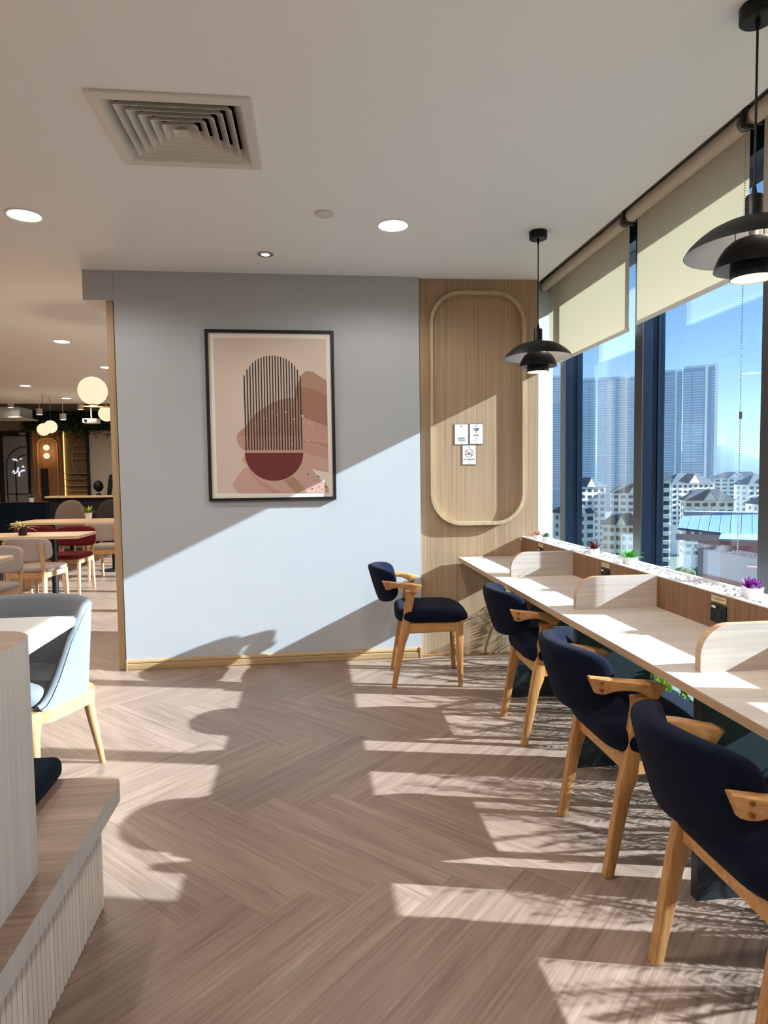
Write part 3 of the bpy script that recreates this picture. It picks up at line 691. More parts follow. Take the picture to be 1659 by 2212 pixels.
def frustum(hx, hy, z0, z1, ins, th):
    m = MB(); vs_ = []
    for hx_, hy_, z in ((hx, hy, z0), (hx-ins, hy-ins, z1), (hx-ins-th, hy-ins-th, z1), (hx-th, hy-th, z0)):
        vs_ += [(-hx_, -hy_, z), (hx_, -hy_, z), (hx_, hy_, z), (-hx_, hy_, z)]
    return m.add(vs_, [(a*4+i, a*4+(i+1) % 4, ((a+1) % 4)*4+(i+1) % 4, ((a+1) % 4)*4+i) for a in range(4) for i in range(4)])
for k, hs in enumerate((.2620, .2230, .1850, .1470, .1090, .0710)):
    frustum(hs, hs*.905, -.010+.001*k, .040, .034, .0025).build('louvre', 'vent_paint', vt)
MB().add([(-.034, -.031, -.006), (.034, -.031, -.006), (.034, .031, -.006), (-.034, .031, -.006), (0, 0, .03)], [(0, 1, 4), (1, 2, 4), (2, 3, 4), (3, 0, 4)]).build('centre_cone', 'vent_paint', vt)

def downlight(x, y, r, label, energy, group=None, z=ZC, col=(1, .97, .93)):
    t = thing('downlight', label, 'light', (x, y, z), 0, group)
    MB().lathe([(r+.010, 0), (r+.010, -.004), (r+.004, -.007), (r, -.004), (r, 0)], 32).build('trim_ring', 'white_metal', t, smooth=40)
    MB().disc((0, 0, -.003), r, 32).build('diffuser', 'lamp_white', t)
    lamp(t, (0, 0, -.02), 'SPOT', energy*0.95, col, r*.9, 165, .4)
    return t
DLG = 'round downlights over the dining area'
downlight(-1.518, 3.779, .082, 'round bright downlight above the grey tub chair', 26)
downlight(.498, 3.760, .082, 'round bright downlight beside the pendant over the aisle', 26)
for x, y, nm in ((-2.56, 7.16, 'small round downlight between the grey bulkhead and milky globe'), (-2.60, 8.79, 'small round downlight half hidden by the oak post'), (-4.33, 10.55, 'small round downlight left of the milky globe'), (-4.31, 12.17, 'small round downlight nearest the raised ceiling')):
    downlight(x, y, .075, nm, 34, DLG, col=(1, .82, .64))
for x, y in ((-4.3, 7.1), (-4.3, 8.8), (-2.6, 10.5), (-6.2, 8.8), (-6.2, 10.5)):
    downlight(x, y, .075, 'small round downlight in the dining ceiling out of sight', 34, DLG, col=(1, .82, .64))
BG = 'unseen round downlights strengthened to fill the room'
for x, y in ((-1.5, 1.8), (.5, 1.8), (-1.5, -.2), (.5, -.2), (-1.5, -2.2), (.5, -2.2), (-3.5, 3.78), (-3.5, 1.8), (-3.5, -.2), (-5.5, 3.78), (-5.5, 1.8)):  # ceiling grid continued out of view, lamps strengthened to brighten the booth side
    downlight(x, y, .082, 'unseen round downlight added to brighten the booth seating', 36, BG)
sp = thing('eyeball_spotlight', 'small recessed eyeball spotlight in ceiling above the framed print', 'light', (-.264, 4.31, ZC))
MB().lathe([(.052, 0), (.052, -.004), (.046, -.007), (.038, -.004), (.036, -.001)], 32).build('trim_ring', 'aluminium', sp, smooth=40)
MB().lathe([(.036, -.001), (.034, -.006), (.026, -.004), (.026, 0)], 28).build('gimbal', 'aluminium', sp, smooth=40)
MB().disc((0, 0, -.0035), .026, 24).build('bulb', 'lamp_white', sp)
lamp(sp, (0, 0, -.02), 'SPOT', 7, (1, .88, .72), .02, 80, .8)
sd = thing('ceiling_speaker', 'plain round flat cover on the ceiling between vent and downlight', 'cover', (.10, 3.628, ZC))
MB().lathe([(.0005, -.012), (.044, -.012), (.050, -.008), (.050, -.001), (.0005, 0)], 32).build('cover', 'vent_paint', sd, smooth=40)

# ================================================================== NAVY DESK CHAIRS
def navy_chair(label):
    t = thing('desk_chair', label, 'chair', (0, 0, 0), 0, 'navy chairs along the study counter')
    LY = .200
    for s in (-1, 1):
        leg = [(-.243, 0), (-.211, 0), (-.150, .285), (-.128, .340), (-.119, .42), (-.092, .585), (-.076, .624), (-.150, .624), (-.146, .585), (-.172, .42), (-.190, .33)]
        MB().prism(leg, 'y', s*LY-.0165, s*LY+.0165, b=.005, seg=2).build('rear_leg', 'chair_oak', t, smooth=35)
        fl = [(.190, 0), (.219, 0), (.223, .44), (.170, .44)]
        MB().prism(fl, 'y', s*LY-.0165, s*LY+.0165, b=.005, seg=2).build('front_leg', 'chair_oak', t, smooth=35)
        rail = [(-.135, .352), (.175, .364), (.175, .430), (-.125, .418)]
        MB().prism(rail, 'y', s*LY-.011, s*LY+.011, b=.003).build('side_rail', 'arm_oak', t, smooth=35)
        # armrest: swept slab, thick at both ends and scooped below
        secs = []
        ar = MB()
        for i in range(15):
            q = i/14; x = -.285+q*.228
            top = .698-.034*q+.006*math.sin(PI*q); bot_end = .640*(1-q)+.616*q
            sc = math.sin(PI*min(1, max(0, (q-.12)/.74)))**.8 if .12 < q < .86 else 0
            bot = bot_end+.028*sc
            yo = .208+.026*math.sin(PI*min(1, q*1.15))-.012*(1-q)
            hw = .013+.015*q**1.5+.004*math.sin(PI*q)
            sl = -.020*q*q
            y1, y0 = s*(yo+hw), s*(yo-hw)
            c_ = .005
            xt = x+.014*q**3-.012*(1-q)**4; xb = x-.014*q**3+.010*(1-q)**4
            secs.append([(xb, y0, bot+c_), (xb, y0+s*c_, bot), (xb, y1-s*c_, bot), (xb, y1, bot+c_), (xt, y1, top-c_), (xt, y1-s*c_, top), (xt, y0+s*c_, top), (xt, y0, top-c_)])
        vs_ = [p for sct in secs for p in sct]; k8 = 8
        fs = [(i*k8+k, i*k8+(k+1) % k8, (i+1)*k8+(k+1) % k8, (i+1)*k8+k) for i in range(14) for k in range(k8)]+[tuple(range(8)), tuple(14*8+k for k in range(8))]
        ar.add(vs_, fs); arm = ar.build('armrest', 'arm_oak', t, smooth=45)
        for z in (.682, .655):
            MB().tube([(-.262, s*(.2085+.010), z), (-.262, s*(.2085+.0185), z)], .0055, 10).build('screw', 'screw', arm, smooth=40)
    MB().box(-.160, -.138, -LY, LY, .352, .412, b=.003).build('rear_rail', 'arm_oak', t)
    MB().box(.185, .207, -LY, LY, .364, .428, b=.003).build('front_rail', 'arm_oak', t)
    # seat pad
    def seat(u, v):
        a = 2*PI*u; k, sn = KS(v)
        ex = 2.0/5.0; cc = math.copysign(abs(math.cos(a))**ex, math.cos(a)); ss = math.copysign(abs(math.sin(a))**ex, math.sin(a))
        x = .024+.240*cc*k; y = .236*ss*k*(1+.03*cc)
        z0, z1 = .418, .508
        z = (z0+z1)/2+(z1-z0)/2*sn
        if sn > 0: z -= .040*max(0, (x-.10)/.165)**2 - .010*(1-(y/.24)**2)
        return (x, y, z)
    MB().grid(seat, 40, NR, wu=True).build('seat', 'navy', t, smooth=60, fix=True)
    # curved backrest
    def back(u, v):
        a = 2*PI*u; k, sn = KS(v)
        ex = 2.0/6.5 if math.sin(a) > 0 else 2.0/3.4
        cc = math.copysign(abs(math.cos(a))**ex, math.cos(a)); ss = math.copysign(abs(math.sin(a))**ex, math.sin(a))
        h = ss*k
        wdt = .203-.045*max(0, -h)**1.6
        y = wdt*cc*k; z = .658+.124*h-.012*(y/.2)**2*max(0, h)
        th = .040*sn*(1-.12*max(0, -h))
        x = -.322-.28*(z-.658)+2.6*y*y+th
        return (x, y, z)
    MB().grid(back, 64, NR, wu=True).build('backrest', 'navy', t, smooth=60, fix=True)
    return t
ch = navy_chair('navy chair with oak arms pulled out from counter beside the grey wall')
ch.location = (.758, 4.244, 0); ch.rotation_euler = (0, 0, math.radians(-6))
G_ = 'navy chairs along the study counter'
dup(ch, (1.281, 3.278, 0), math.radians(-2), 'navy chair with oak arms tucked in between first and second partitions', G_)
dup(ch, (1.206, 2.222, 0), math.radians(0), 'navy chair with oak arms tucked in between second and third partitions', G_)
dup(ch, (1.165, 1.440, 0), math.radians(0.5), 'navy chair with oak arms beyond the third partition from the oak panel', G_)

# ================================================================== BOOTH BENCH, CUSHION, DIVIDER
bn = thing('booth_bench', 'oak laminate bench with overhanging slab top and fluted slat side', 'bench', (0, 0, 0))
def corner_poly(x0, x1, y0, y1, r):
    return [(x0, y0), (x1, y0)]+[(x1-r+r*math.cos(a), y1-r+r*math.sin(a)) for a in [math.radians(90*k/8) for k in range(9)]]+[(x0, y1)]
o = MB().prism(corner_poly(-2.6, -.628, .3, 2.150, .06), 'z', .342, .402).build('slab_top', ['bench_oak', 'bench_edge'], bn); edge_mats(o, 2)
MB().prism(corner_poly(-2.6, -.697, .35, 2.090, .03), 'z', 0.0, .342).build('base', 'groove_shade', bn)
MB().box(-2.55, -.690, .36, 2.080, 0, .02).build('plinth', 'black_matt', bn)
sm = MB().prism([(0, -.0103), (.010, -.0103), (.012, -.008), (.012, .008), (.010, .0103), (0, .0103)], 'z', .004, .342).mesh('slat'); sm.materials.append(MATS['slat_oak'])
k = 0
y = 2.078
while y > .40:
    link('slat', sm, None, bn, (-.698, y, 0)); y -= .0262
dv = thing('booth_divider', 'high oak laminate booth back with rounded corner standing on the bench slab', 'divider', (0, 0, .402))
o = MB().prism(corner_poly(-2.6, -.690, 1.18, 1.722, .11), 'z', 0, .590).build('body', ['bench_oak', 'bench_face'], dv, smooth=30); edge_mats(o, 2)
c_o = MB().box(-2.5, -.822, 1.728, 2.172, .402, .476, b=.028, seg=4).build('seat_cushion', 'navy_cushion', None, smooth=50)
tag(c_o, 'dark navy seat cushion lying on the oak bench slab', 'cushion')

# ================================================================== WHITE TABLE AND GREY TUB CHAIR
tb = thing('booth_table', 'white topped table with pale edge in front of the bench', 'table', (-1.42, 2.72, 0))
tp = rrect(.72, .66, .03, 5)
o = MB().prism(tp, 'z', .722, .752).build('table_top', ['white_top', 'table_edge'], tb); edge_mats(o, 2)
MB().tube([(0, 0, .02), (0, 0, .722)], .03, 16).build('column', 'black_metal', tb, smooth=40)
MB().lathe([(.0005, .022), (.05, .022), (.2, .012), (.21, .006), (.21, 0), (.0005, 0)], 32).build('base', 'black_metal', tb, smooth=40)

def tub_chair(loc, rz, label):
    t = thing('tub_chair', label, 'chair', loc, rz)         # local: faces -Y, back at +Y
    def plan(s, off):
        # s in -1..1 along U, arms forward
        a = s*PI*.5
        if abs(s) <= .62:
            b_ = s/.62*PI*.5; x = .285*math.sin(b_); y = .035+.245*math.cos(b_)
            nx, ny = math.sin(b_), math.cos(b_)
        else:
            q = (abs(s)-.62)/.38; sg = math.copysign(1, s)
            x = sg*(.285-.012*q*q); y = .035-.285*q; nx, ny = sg, 0.04
        return (x+nx*off, y+ny*off)
    def rim(s):
        q = max(0, (abs(s)-.50)/.50); q = min(1, q)
        e = q*q*(3-2*q)
        return .815-.395*e
    def shell(u, v):
        s = -1+2*u; r = rim(s); z0 = .395
        th = .026*(1-.25*max(0, (abs(s)-.85)/.15)); k = v
        prof_ = [(-th, z0), (-th, z0+(r-z0)*.5), (-th, r-.022), (-th*.6, r-.005), (0, r), (th*.6, r-.005), (th, r-.022), (th, z0+(r-z0)*.5), (th, z0)]
        f = v*8; i = min(7, int(f)); w_ = f-i
        off = prof_[i][0]*(1-w_)+prof_[i+1][0]*w_; z = prof_[i][1]*(1-w_)+prof_[i+1][1]*w_
        fl = .035*(z-z0)/.42                     # slight outward flare
        x, y = plan(s, off+fl*(1 if abs(s) < .7 else .6)); return (x, y, z)
    m = MB(); m.grid(shell, 61, 9)
    n0 = len(m.v)
    for e in (0, 60): m.f.append(tuple(e*9+j for j in range(9))); m.mi.append(0)
    sh = m.build('shell', 'grey_fabric', t, smooth=55)
    path = []
    for i in range(41):
        s = -1+2*i/40; r = rim(s); fl = .035*(r-.017-.395)/.42; x, y = plan(s, .0265+fl*(1 if abs(s) < .7 else .6)); path.append((x, y, r-.020))
    MB().tube(path, .0028, 6).build('piping', 'piping', sh, smooth=60)
    def seat(u, v):
        a = 2*PI*u; k, sn = KS(v); ex = 2/4.0
        cc = math.copysign(abs(math.cos(a))**ex, math.cos(a)); ss = math.copysign(abs(math.sin(a))**ex, math.sin(a))
        return (.268*cc*k, -.015+.275*ss*k, .432+.045*sn+.012*(1-(cc*k)**2)*max(0, sn))
    MB().grid(seat, 48, NR, wu=True).build('seat', 'grey_fabric', t, smooth=60, fix=True)
    # timber seat ring
    ring_ = MB(); out_ = rrect(.62, .585, .17, 10, 0, -.01); in_ = rrect(.55, .515, .14, 10, 0, -.01); nn = len(out_)
    ring_.add([(x, y, .335) for x, y in out_]+[(x, y, .396) for x, y in out_]+[(x, y, .396) for x, y in in_]+[(x, y, .335) for x, y in in_], [(a*nn+i, a*nn+(i+1) % nn, ((a+1) % 4)*nn+(i+1) % nn, ((a+1) % 4)*nn+i) for a in range(4) for i in range(nn)])
    ring_.build('seat_ring', 'pale_oak', t, smooth=40)
    for sx in (-1, 1):
        # front leg with flared knee
        lp = [(sx*.235, -.262, .392), (sx*.240, -.262, .345), (sx*.246, -.255, .28), (sx*.250, -.248, .20), (sx*.252, -.245, 0.0)]
        MB().tube(lp, [.060, .056, .034, .024, .0165], 10).build('front_leg', 'pale_oak', t, smooth=50)
        lp = [(sx*.215, .215, .385), (sx*.232, .238, .24), (sx*.262, .285, 0.0)]
        MB().tube(lp, [.032, .026, .016], 10).build('rear_leg', 'pale_oak', t, smooth=50)
    return t
tc_ = tub_chair((-1.315, 3.075, 0), math.radians(-22), 'grey fabric tub chair with pale timber legs at the white table'); tc_.scale = (.86, .74, 1.0)

# ================================================================== DINING AREA
def dining_chair(label, fabric, loc, rz, group=None):
    t = thing('dining_chair', label, 'chair', loc, rz, group)        # local: faces +Y, back at -Y
    def seat(u, v):
        a = 2*PI*u; k, sn = KS(v); ex = 2/4.5
        cc = math.copysign(abs(math.cos(a))**ex, math.cos(a)); ss = math.copysign(abs(math.sin(a))**ex, math.sin(a))
        return (.235*cc*k, .015+.235*ss*k, .448+.028*sn)
    MB().grid(seat, 32, NR, wu=True).build('seat', fabric, t, smooth=60, fix=True)
    def back(u, v):
        a = 2*PI*u; k, sn = KS(v); ex = 2/4.0
        cc = math.copysign(abs(math.cos(a))**ex, math.cos(a)); ss = math.copysign(abs(math.sin(a))**ex, math.sin(a))
        x = .255*cc*k; z = .660+.122*ss*k
        return (x, -.245-.12*(z-.66)+1.1*x*x+.024*sn, z)
    MB().grid(back, 36, NR, wu=True).build('backrest', fabric, t, smooth=60, fix=True)
    for s in (-1, 1):
        up = [(-.262, 0), (-.232, 0), (-.196, .40), (-.250, .735), (-.282, .735), (-.236, .40)]
        MB().prism(up, 'x', s*.185-.015, s*.185+.015, b=.004).build('rear_leg', 'dining_oak', t, smooth=35)
        fl = [(.205, 0), (.232, 0), (.215, .425), (.170, .425)]
        MB().prism(fl, 'x', s*.195-.015, s*.195+.015, b=.004).build('front_leg', 'dining_oak', t, smooth=35)
        MB().box(s*.19-.01, s*.19+.01, -.22, .19, .362, .42, b=.003).build('side_rail', 'dining_oak', t)
    MB().box(-.185, .185, -.222, -.202, .362, .42, b=.003).build('rear_rail', 'dining_oak', t)
    MB().box(-.185, .185, .180, .200, .362, .42, b=.003).build('front_rail', 'dining_oak', t)
    return t
def column_table(label, x0, x1, y0, y1, cols, mat='table_oak', h=.75):
    t = thing('dining_table', label, 'table', ((x0+x1)/2, (y0+y1)/2, 0))
    cx_, cy__ = (x0+x1)/2, (y0+y1)/2
    MB().prism(rrect(x1-x0, y1-y0, .04, 5), 'z', h-.03, h).build('table_top', mat, t)
    for x, y in cols:
        MB().tube([(x-cx_, y-cy__, .01), (x-cx_, y-cy__, h-.03)], .034, 14).build('column', 'black_metal', t, smooth=40)
        MB().lathe([(.0005, .016), (.05, .016), (.20, .010), (.205, 0), (.0005, 0)], 28, (x-cx_, y-cy__, 0)).build('base', 'black_metal', t, smooth=40)
    return t
column_table('oak dining table with black plant pot in front of red chairs', -3.85, -2.530, 7.33, 7.95, [(-2.905, 7.64), (-3.5, 7.64)])
column_table('oak dining table with white pot of lime leaves', -4.25, -2.60, 9.62, 10.45, [(-2.93, 9.95), (-3.9, 9.95)])
column_table('oak dining table corner nearest the tub chair', -3.40, -2.435, 5.00, 5.60, [(-2.9, 5.3)])
ht = column_table('dark fronted high table before the lit alcove', -5.0, -2.9, 12.75, 13.2, [(-4.6, 12.97), (-3.3, 12.97)], h=1.04)
MB().box(-1.0, 1.0, -.12, -.09, .12, 1.01).build('front_panel', 'black_matt', ht)
dining_chair('stone fabric chair with oak legs at the table with the black plant pot', 'stone_fabric', (-2.872, 7.10, 0), math.radians(-7))
dining_chair('stone fabric chair with oak legs at the table with the white pot', 'stone_fabric', (-2.76, 9.16, 0), math.radians(-6))
dining_chair('stone fabric chair mostly cut off behind the nearest oak table corner', 'stone_fabric', (-2.82, 5.86, 0), math.radians(172))
dining_chair('wine red chair with oak legs at the right end of the oak table', 'red_fabric', (-2.93, 8.16, 0), math.radians(176), 'wine red chairs')
dining_chair('wine red chair behind the leaves of the black plant pot', 'red_fabric', (-3.47, 8.32, 0), math.radians(176), 'wine red chairs')
def shell_chair(label, fabric, loc, rz):
    t = thing('shell_chair', label, 'chair', loc, rz)                # local: faces +Y
    def sh(u, v):
        a = 2*PI*u; k, sn = KS(v)
        ex = 2/2.4
        cc = math.copysign(abs(math.cos(a))**ex, math.cos(a)); ss = math.copysign(abs(math.sin(a))**ex, math.sin(a))
        x = .235*cc*k*(1 if ss > 0 else 1.03); z = .70+(.32 if ss > 0 else .30)*ss*k
        return (x, -.235-.10*(z-.7)+1.6*x*x+.026*sn, z)
    MB().grid(sh, 36, NR, wu=True).build('backrest', fabric, t, smooth=60, fix=True)
    def seat(u, v):
        a = 2*PI*u; k, sn = KS(v); ex = 2/3.5
        cc = math.copysign(abs(math.cos(a))**ex, math.cos(a)); ss = math.copysign(abs(math.sin(a))**ex, math.sin(a))
        return (.24*cc*k, .02+.24*ss*k, .44+.035*sn)
    MB().grid(seat, 32, NR, wu=True).build('seat', fabric, t, smooth=60, fix=True)
    for sx in (-1, 1):
        for sy in (-1, 1):
            MB().tube([(sx*.16, sy*.16+.02, .42), (sx*.215, sy*.21+.02, 0)], [.018, .012], 8).build('leg', 'dining_oak', t, smooth=50)
shell_chair('taupe round-backed shell chair behind the white pot table', 'brown_fabric', (-3.92, 10.86, 0), math.radians(180))
shell_chair('charcoal round-backed shell chair beside the oak end post', 'charcoal_fabric', (-3.33, 11.05, 0), math.radians(180))

def table_plant(x, y, z, pr, ph, potmat, leafmat, n, L, W, label, tilt=(.3, 1.3)):
    t = thing('potted_plant', label, 'plant', (x, y, z))
    MB().lathe([(.001, 0), (pr*.72, 0), (pr, ph), (pr*.9, ph), (pr*.85, ph*.85), (.001, ph*.85)], 20).build('pot', potmat, t, smooth=40)
    lm = leaf_mesh('leaf', L, W, .002, -.9, leafmat)
    for k in range(n):
        a = 2.4*k; e = random.uniform(*tilt)
        o = link('leaf', lm, None, t, (0, 0, ph*.85), (0, -e, a)); s = random.uniform(.7, 1.1); o.scale = (s, s, s)
table_plant(-3.20, 7.56, .75, .055, .095, 'pot_black', 'ivy_pale', 16, .17, .016, 'variegated trailing plant in black pot on oak table', (.2, 1.0))
table_plant(-3.32, 10.08, .75, .055, .11, 'pot_white', 'leaf_lime', 22, .16, .02, 'lime leafed plant in tapered white pot on oak table', (.3, 1.4))
table_plant(-4.68, 11.45, .985, .045, .075, 'pot_white', 'leaf_dark', 20, .12, .016, 'small green plant in white pot on the dark banquette top', (.3, 1.4))
bq = thing('banquette', 'dark navy banquette with high flat back in the dining area', 'bench', (-5.35, 11.5, 0))
MB().box(-.95, .90, -.10, .10, 0, .97, b=.01).build('back', 'navy_cushion', bq)
MB().box(-.96, .91, -.11, .11, .97, .985, b=.003).build('capping', 'black_metal', bq)
MB().box(-.95, .90, .10, .60, 0, .45, b=.03, seg=2).build('seat', 'navy_cushion', bq)

# ---- back wall
wb = struct(MB().box(-9, 2.2, 15.0, 15.2, -.003, 3.12).build('wall_back', 'concrete'))
struct(MB().box(-9, 2.2, 14.8, 15.0, 2.80, 3.12).build('wall_back_beam', 'concrete'))
wpn = struct(MB().box(-6.03, -5.42, 14.90, 15.0, 0, 2.42).build('wall_back_oak', 'dark_oak'))
m = MB(); po, pi_ = rpath(-5.93, -5.50, .95, 2.26, .14, 6), rpath(-5.91, -5.52, .97, 2.24, .12, 6); n = len(po)
m.add([(x, 14.90, z) for x, z in po]+[(x, 14.885, z) for x, z in po]+[(x, 14.885, z) for x, z in pi_]+[(x, 14.90, z) for x, z in pi_], [(a*n+i, a*n+(i+1) % n, (a+1)*n+(i+1) % n, (a+1)*n+i) for a in range(3) for i in range(n)])
m.build('rounded_moulding', 'moulding_oak', wpn)
dr = struct(MB().box(-6.75, -6.12, 14.93, 14.99, 0, 2.42).build('door_1', 'black_metal'))
MB().box(-6.64, -6.16, 14.915, 14.932, .12, 2.31).build('glass_panel', 'frosted_door', dr)
gb = MB()
for R_ in (.42, .24):
    a_ = [(-6.16-R_*math.sin(math.radians(90*k/12)), 14.91, 1.66+R_*math.cos(math.radians(90*k/12))) for k in range(13)]
    gb.tube(a_+[(-6.16-R_, 14.91, .12)], .011, 6)
gb.build('arched_bar', 'black_metal', dr)
for z in (.55, .82, 1.05): MB().box(-6.64, -6.16, 14.90, 14.92, z-.01, z+.01).build('glazing_bar', 'black_metal', dr)
MB().box(-6.30, -6.15, 14.915, 14.93, 2.345, 2.385).build('door_closer', 'aluminium', dr)
ns = thing('neon_lettering', 'white script neon lettering glowing on the frosted door', 'sign', (-6.28, 14.90, 1.62))
for nm, pth in (('stroke', [(-.17, .17), (-.14, .21), (-.12, .15), (-.09, .20), (-.07, .14)]), ('stroke', [(-.02, .19), (.03, .20)]), ('stroke', [(.02, .02), (.05, .05), (.06, .0)]),
                ('stroke', [(-.18, -.10), (-.15, -.05), (-.13, -.10), (-.16, -.13), (-.11, -.12), (-.06, -.02), (-.05, .01), (-.07, .0), (-.06, -.08), (-.03, -.17), (-.05, -.19), (-.06, -.14), (.0, -.07), (.03, -.04), (.02, -.09), (.06, -.04), (.08, -.07)])):
    for _ in range(2):
        pth = [pth[0]]+[q for a, b_ in zip(pth[:-1], pth[1:]) for q in ((a[0]*.75+b_[0]*.25, a[1]*.75+b_[1]*.25), (a[0]*.25+b_[0]*.75, a[1]*.25+b_[1]*.75))]+[pth[-1]]
    MB().tube([(x, 0, z) for x, z in pth], .007, 6).build(nm, 'neon', ns)
MB().box(-5.86, -5.72, 14.86, 14.90, .9, 1.60, b=.005).build('door_side', 'black_matt', wpn)  # black side of the door, built as a slab on the oak wall
for i, z in enumerate((2.055, 1.872)):
    t = thing('globe_sconce', ('upper' if i == 0 else 'lower')+' of two warm globe sconces on the dark oak wall', 'lamp', (-5.72, 14.86, z))
    MB().sphere((0, 0, 0), .066, 20, 12).build('globe', 'globe', t, smooth=60)
    MB().tube([(0, .02, 0), (0, .04, 0)], .035, 14).build('wall_plate', 'brass', t, smooth=40)
    lamp(t, (0, -.09, 0), 'POINT', 1.3, (1, .72, .38), .06)
# alcove with warm strip and circle of shelves
al = struct(MB().box(-5.42, -4.86, 14.94, 15.0, .95, 2.42).build('wall_back_alcove', 'alcove_board'))
MB().box(-5.42, -5.385, 14.78, 14.94, .95, 2.42).build('side_board', 'dark_oak', al)
MB().box(-4.87, -4.83, 14.78, 14.94, .0, 2.42).build('side_board', 'black_matt', al)
MB().box(-5.383, -5.377, 14.90, 14.938, .97, 2.40).build('light_strip', 'strip_warm', al)
MB().box(-5.38, -4.87, 14.90, 14.938, .960, .966).build('light_strip', 'strip_warm', al)
MB().tube([(-4.85-.36*math.cos(math.radians(a)), 14.90, 1.80+.50*math.sin(math.radians(a))) for a in range(-88, 89, 8)], .008, 6).build('arched_shelf_rim', 'moulding_oak', al)
for z in (1.10, 1.22, 1.36, 1.48, 1.80, 1.95, 2.10): MB().box(-5.20 if z > 1.7 else -5.37, -4.88, 14.84, 14.94, z-.006, z+.006).build('shelf', 'moulding_oak', al)
struct(MB().box(-4.83, 1.9, 14.88, 15.0, .95, 2.45).build('wall_back_plaster', 'wall_beige'))
# hanging greenery
hg = MB(); rnd = random.Random(11)
for i in range(2600):
    x = rnd.uniform(-6.1, -3.2); drop = rnd.random()**2
    z = 2.80-rnd.random()*.34-drop*.25*(1 if rnd.random() < .5 else .3); y = 14.62+rnd.uniform(-.12, .16)
    d_ = Vector((rnd.uniform(-1, 1), rnd.uniform(-1, .4), rnd.uniform(-1.4, .3))).normalized(); L_ = rnd.uniform(.05, .11)
    w_ = d_.cross(Vector((rnd.uniform(-1, 1), rnd.uniform(-1, 1), .3))).normalized()*.014
    p0 = Vector((x, y, z)); hg.add([p0, p0+d_*L_*.5+w_, p0+d_*L_, p0+d_*L_*.5-w_], [(0, 1, 2), (0, 2, 3)])
hgo = thing('hanging_greenery', 'dark hanging greenery along the top of the back wall', 'plant', (0, 0, 0))
hg.build('foliage', 'ivy', hgo)['kind'] = 'stuff'
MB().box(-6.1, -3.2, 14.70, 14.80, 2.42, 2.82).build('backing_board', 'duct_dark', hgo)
# ---- ceiling things of the dining area
def globe_pendant(x, y, z, r, label, top, energy):
    t = thing('globe_pendant', label, 'lamp', (x, y, z))
    MB().sphere((0, 0, 0), r, 24, 16).build('globe', 'globe', t, smooth=60)
    MB().tube([(0, 0, r*.98), (0, 0, top-z)], .004, 6).build('cord', 'black_matt', t)
    lamp(t, (0, 0, -r-.03), 'POINT', energy, (1, .80, .52), r)
globe_pendant(-4.535, 12.0, 2.288, .112, 'upper of two overlapping white globe pendants before the greenery', ZC, 4)
globe_pendant(-4.53, 11.68, 2.218, .105, 'lower of two overlapping white globe pendants before the greenery', ZC, 4)
cg = thing('globe_chandelier', 'brass bar light with two milky globes beside the oak post', 'lamp', (-1.88, 6.05, 2.03))
MB().sphere((-.02, -.05, .118), .124, 32, 20).build('globe', 'globe', cg, smooth=60)
MB().sphere((.0, .25, -.055), .072, 24, 16).build('globe', 'globe', cg, smooth=60)
MB().tube([(-.13, -.05, -.015), (.30, .10, -.015)], .006, 8).build('brass_bar', 'brass', cg, smooth=40)
MB().tube([(-.02, -.05, -.012), (-.02, -.05, 0)], .035, 16).build('globe_cup', 'brass', cg, smooth=40)
MB().tube([(0, .25, .014), (0.0, .25, .10), (.30, .10, -.015)], .004, 8).build('brass_arm', 'brass', cg, smooth=40)
MB().tube([(.22, .072, -.015), (.22, .072, ZC-2.03)], .005, 8).build('stem', 'brass', cg, smooth=40)
lamp(cg, (-.02, -.05, -.05), 'POINT', 12, (1, .80, .52), .08)
for i, (x, z, nm) in enumerate(((-5.83, 2.80, 'left end of the raised ceiling'), (-5.30, 2.66, 'raised ceiling above the globe pendants'), (-4.52, 2.76, 'raised ceiling near the projector'), (-4.86, 2.56, 'raised ceiling dropped lowest before the greenery'))):
    t = thing('cylinder_spotlight', 'white cylinder spotlight on the '+nm, 'light', (x, 13.5, z))
    MB().lathe([(.0005, .10), (.058, .10), (.060, .095), (.060, -.02), (.050, -.02), (.048, 0), (.0005, 0)], 20).build('housing', 'white_metal', t, smooth=40)
    MB().disc((0, 0, -.012), .05, 20).build('bulb', 'lamp_white', t)
    MB().tube([(0, 0, .10), (0, 0, 3.12-z)], .008, 8).build('stem', 'white_metal', t)
    lamp(t, (0, 0, -.05), 'SPOT', 9, (1, .86, .68), .04, 100, .6)
pj = thing('projector', 'white projector hanging from the dining ceiling beside the post', 'projector', (-4.0, 12.5, 2.385))
MB().box(-.13, .13, -.11, .11, 0, .085, b=.015, seg=2).build('body', 'white_plastic', pj, smooth=40)
MB().tube([(-.07, -.115, .042), (-.07, -.10, .042)], .03, 16).build('lens', 'black_metal', pj, smooth=40)
MB().tube([(0, 0, .08), (0, 0, ZC-2.385)], .012, 8).build('mounting_pole', 'white_metal', pj, smooth=40)
ac = thing('ceiling_cassette', 'boxy white air conditioning unit hung below the raised ceiling', 'air conditioner', (-6.05, 14.0, 2.62))
MB().box(-.34, .30, -.3, .3, 0, .20, b=.01).build('body', 'white_plastic', ac)
MB().box(-.42, .38, -.38, .38, -.03, 0, b=.008).build('fascia', 'white_metal', ac)
MB().box(-.02, .02, -.02, .02, .20, .50).build('hanger', 'black_metal', ac)

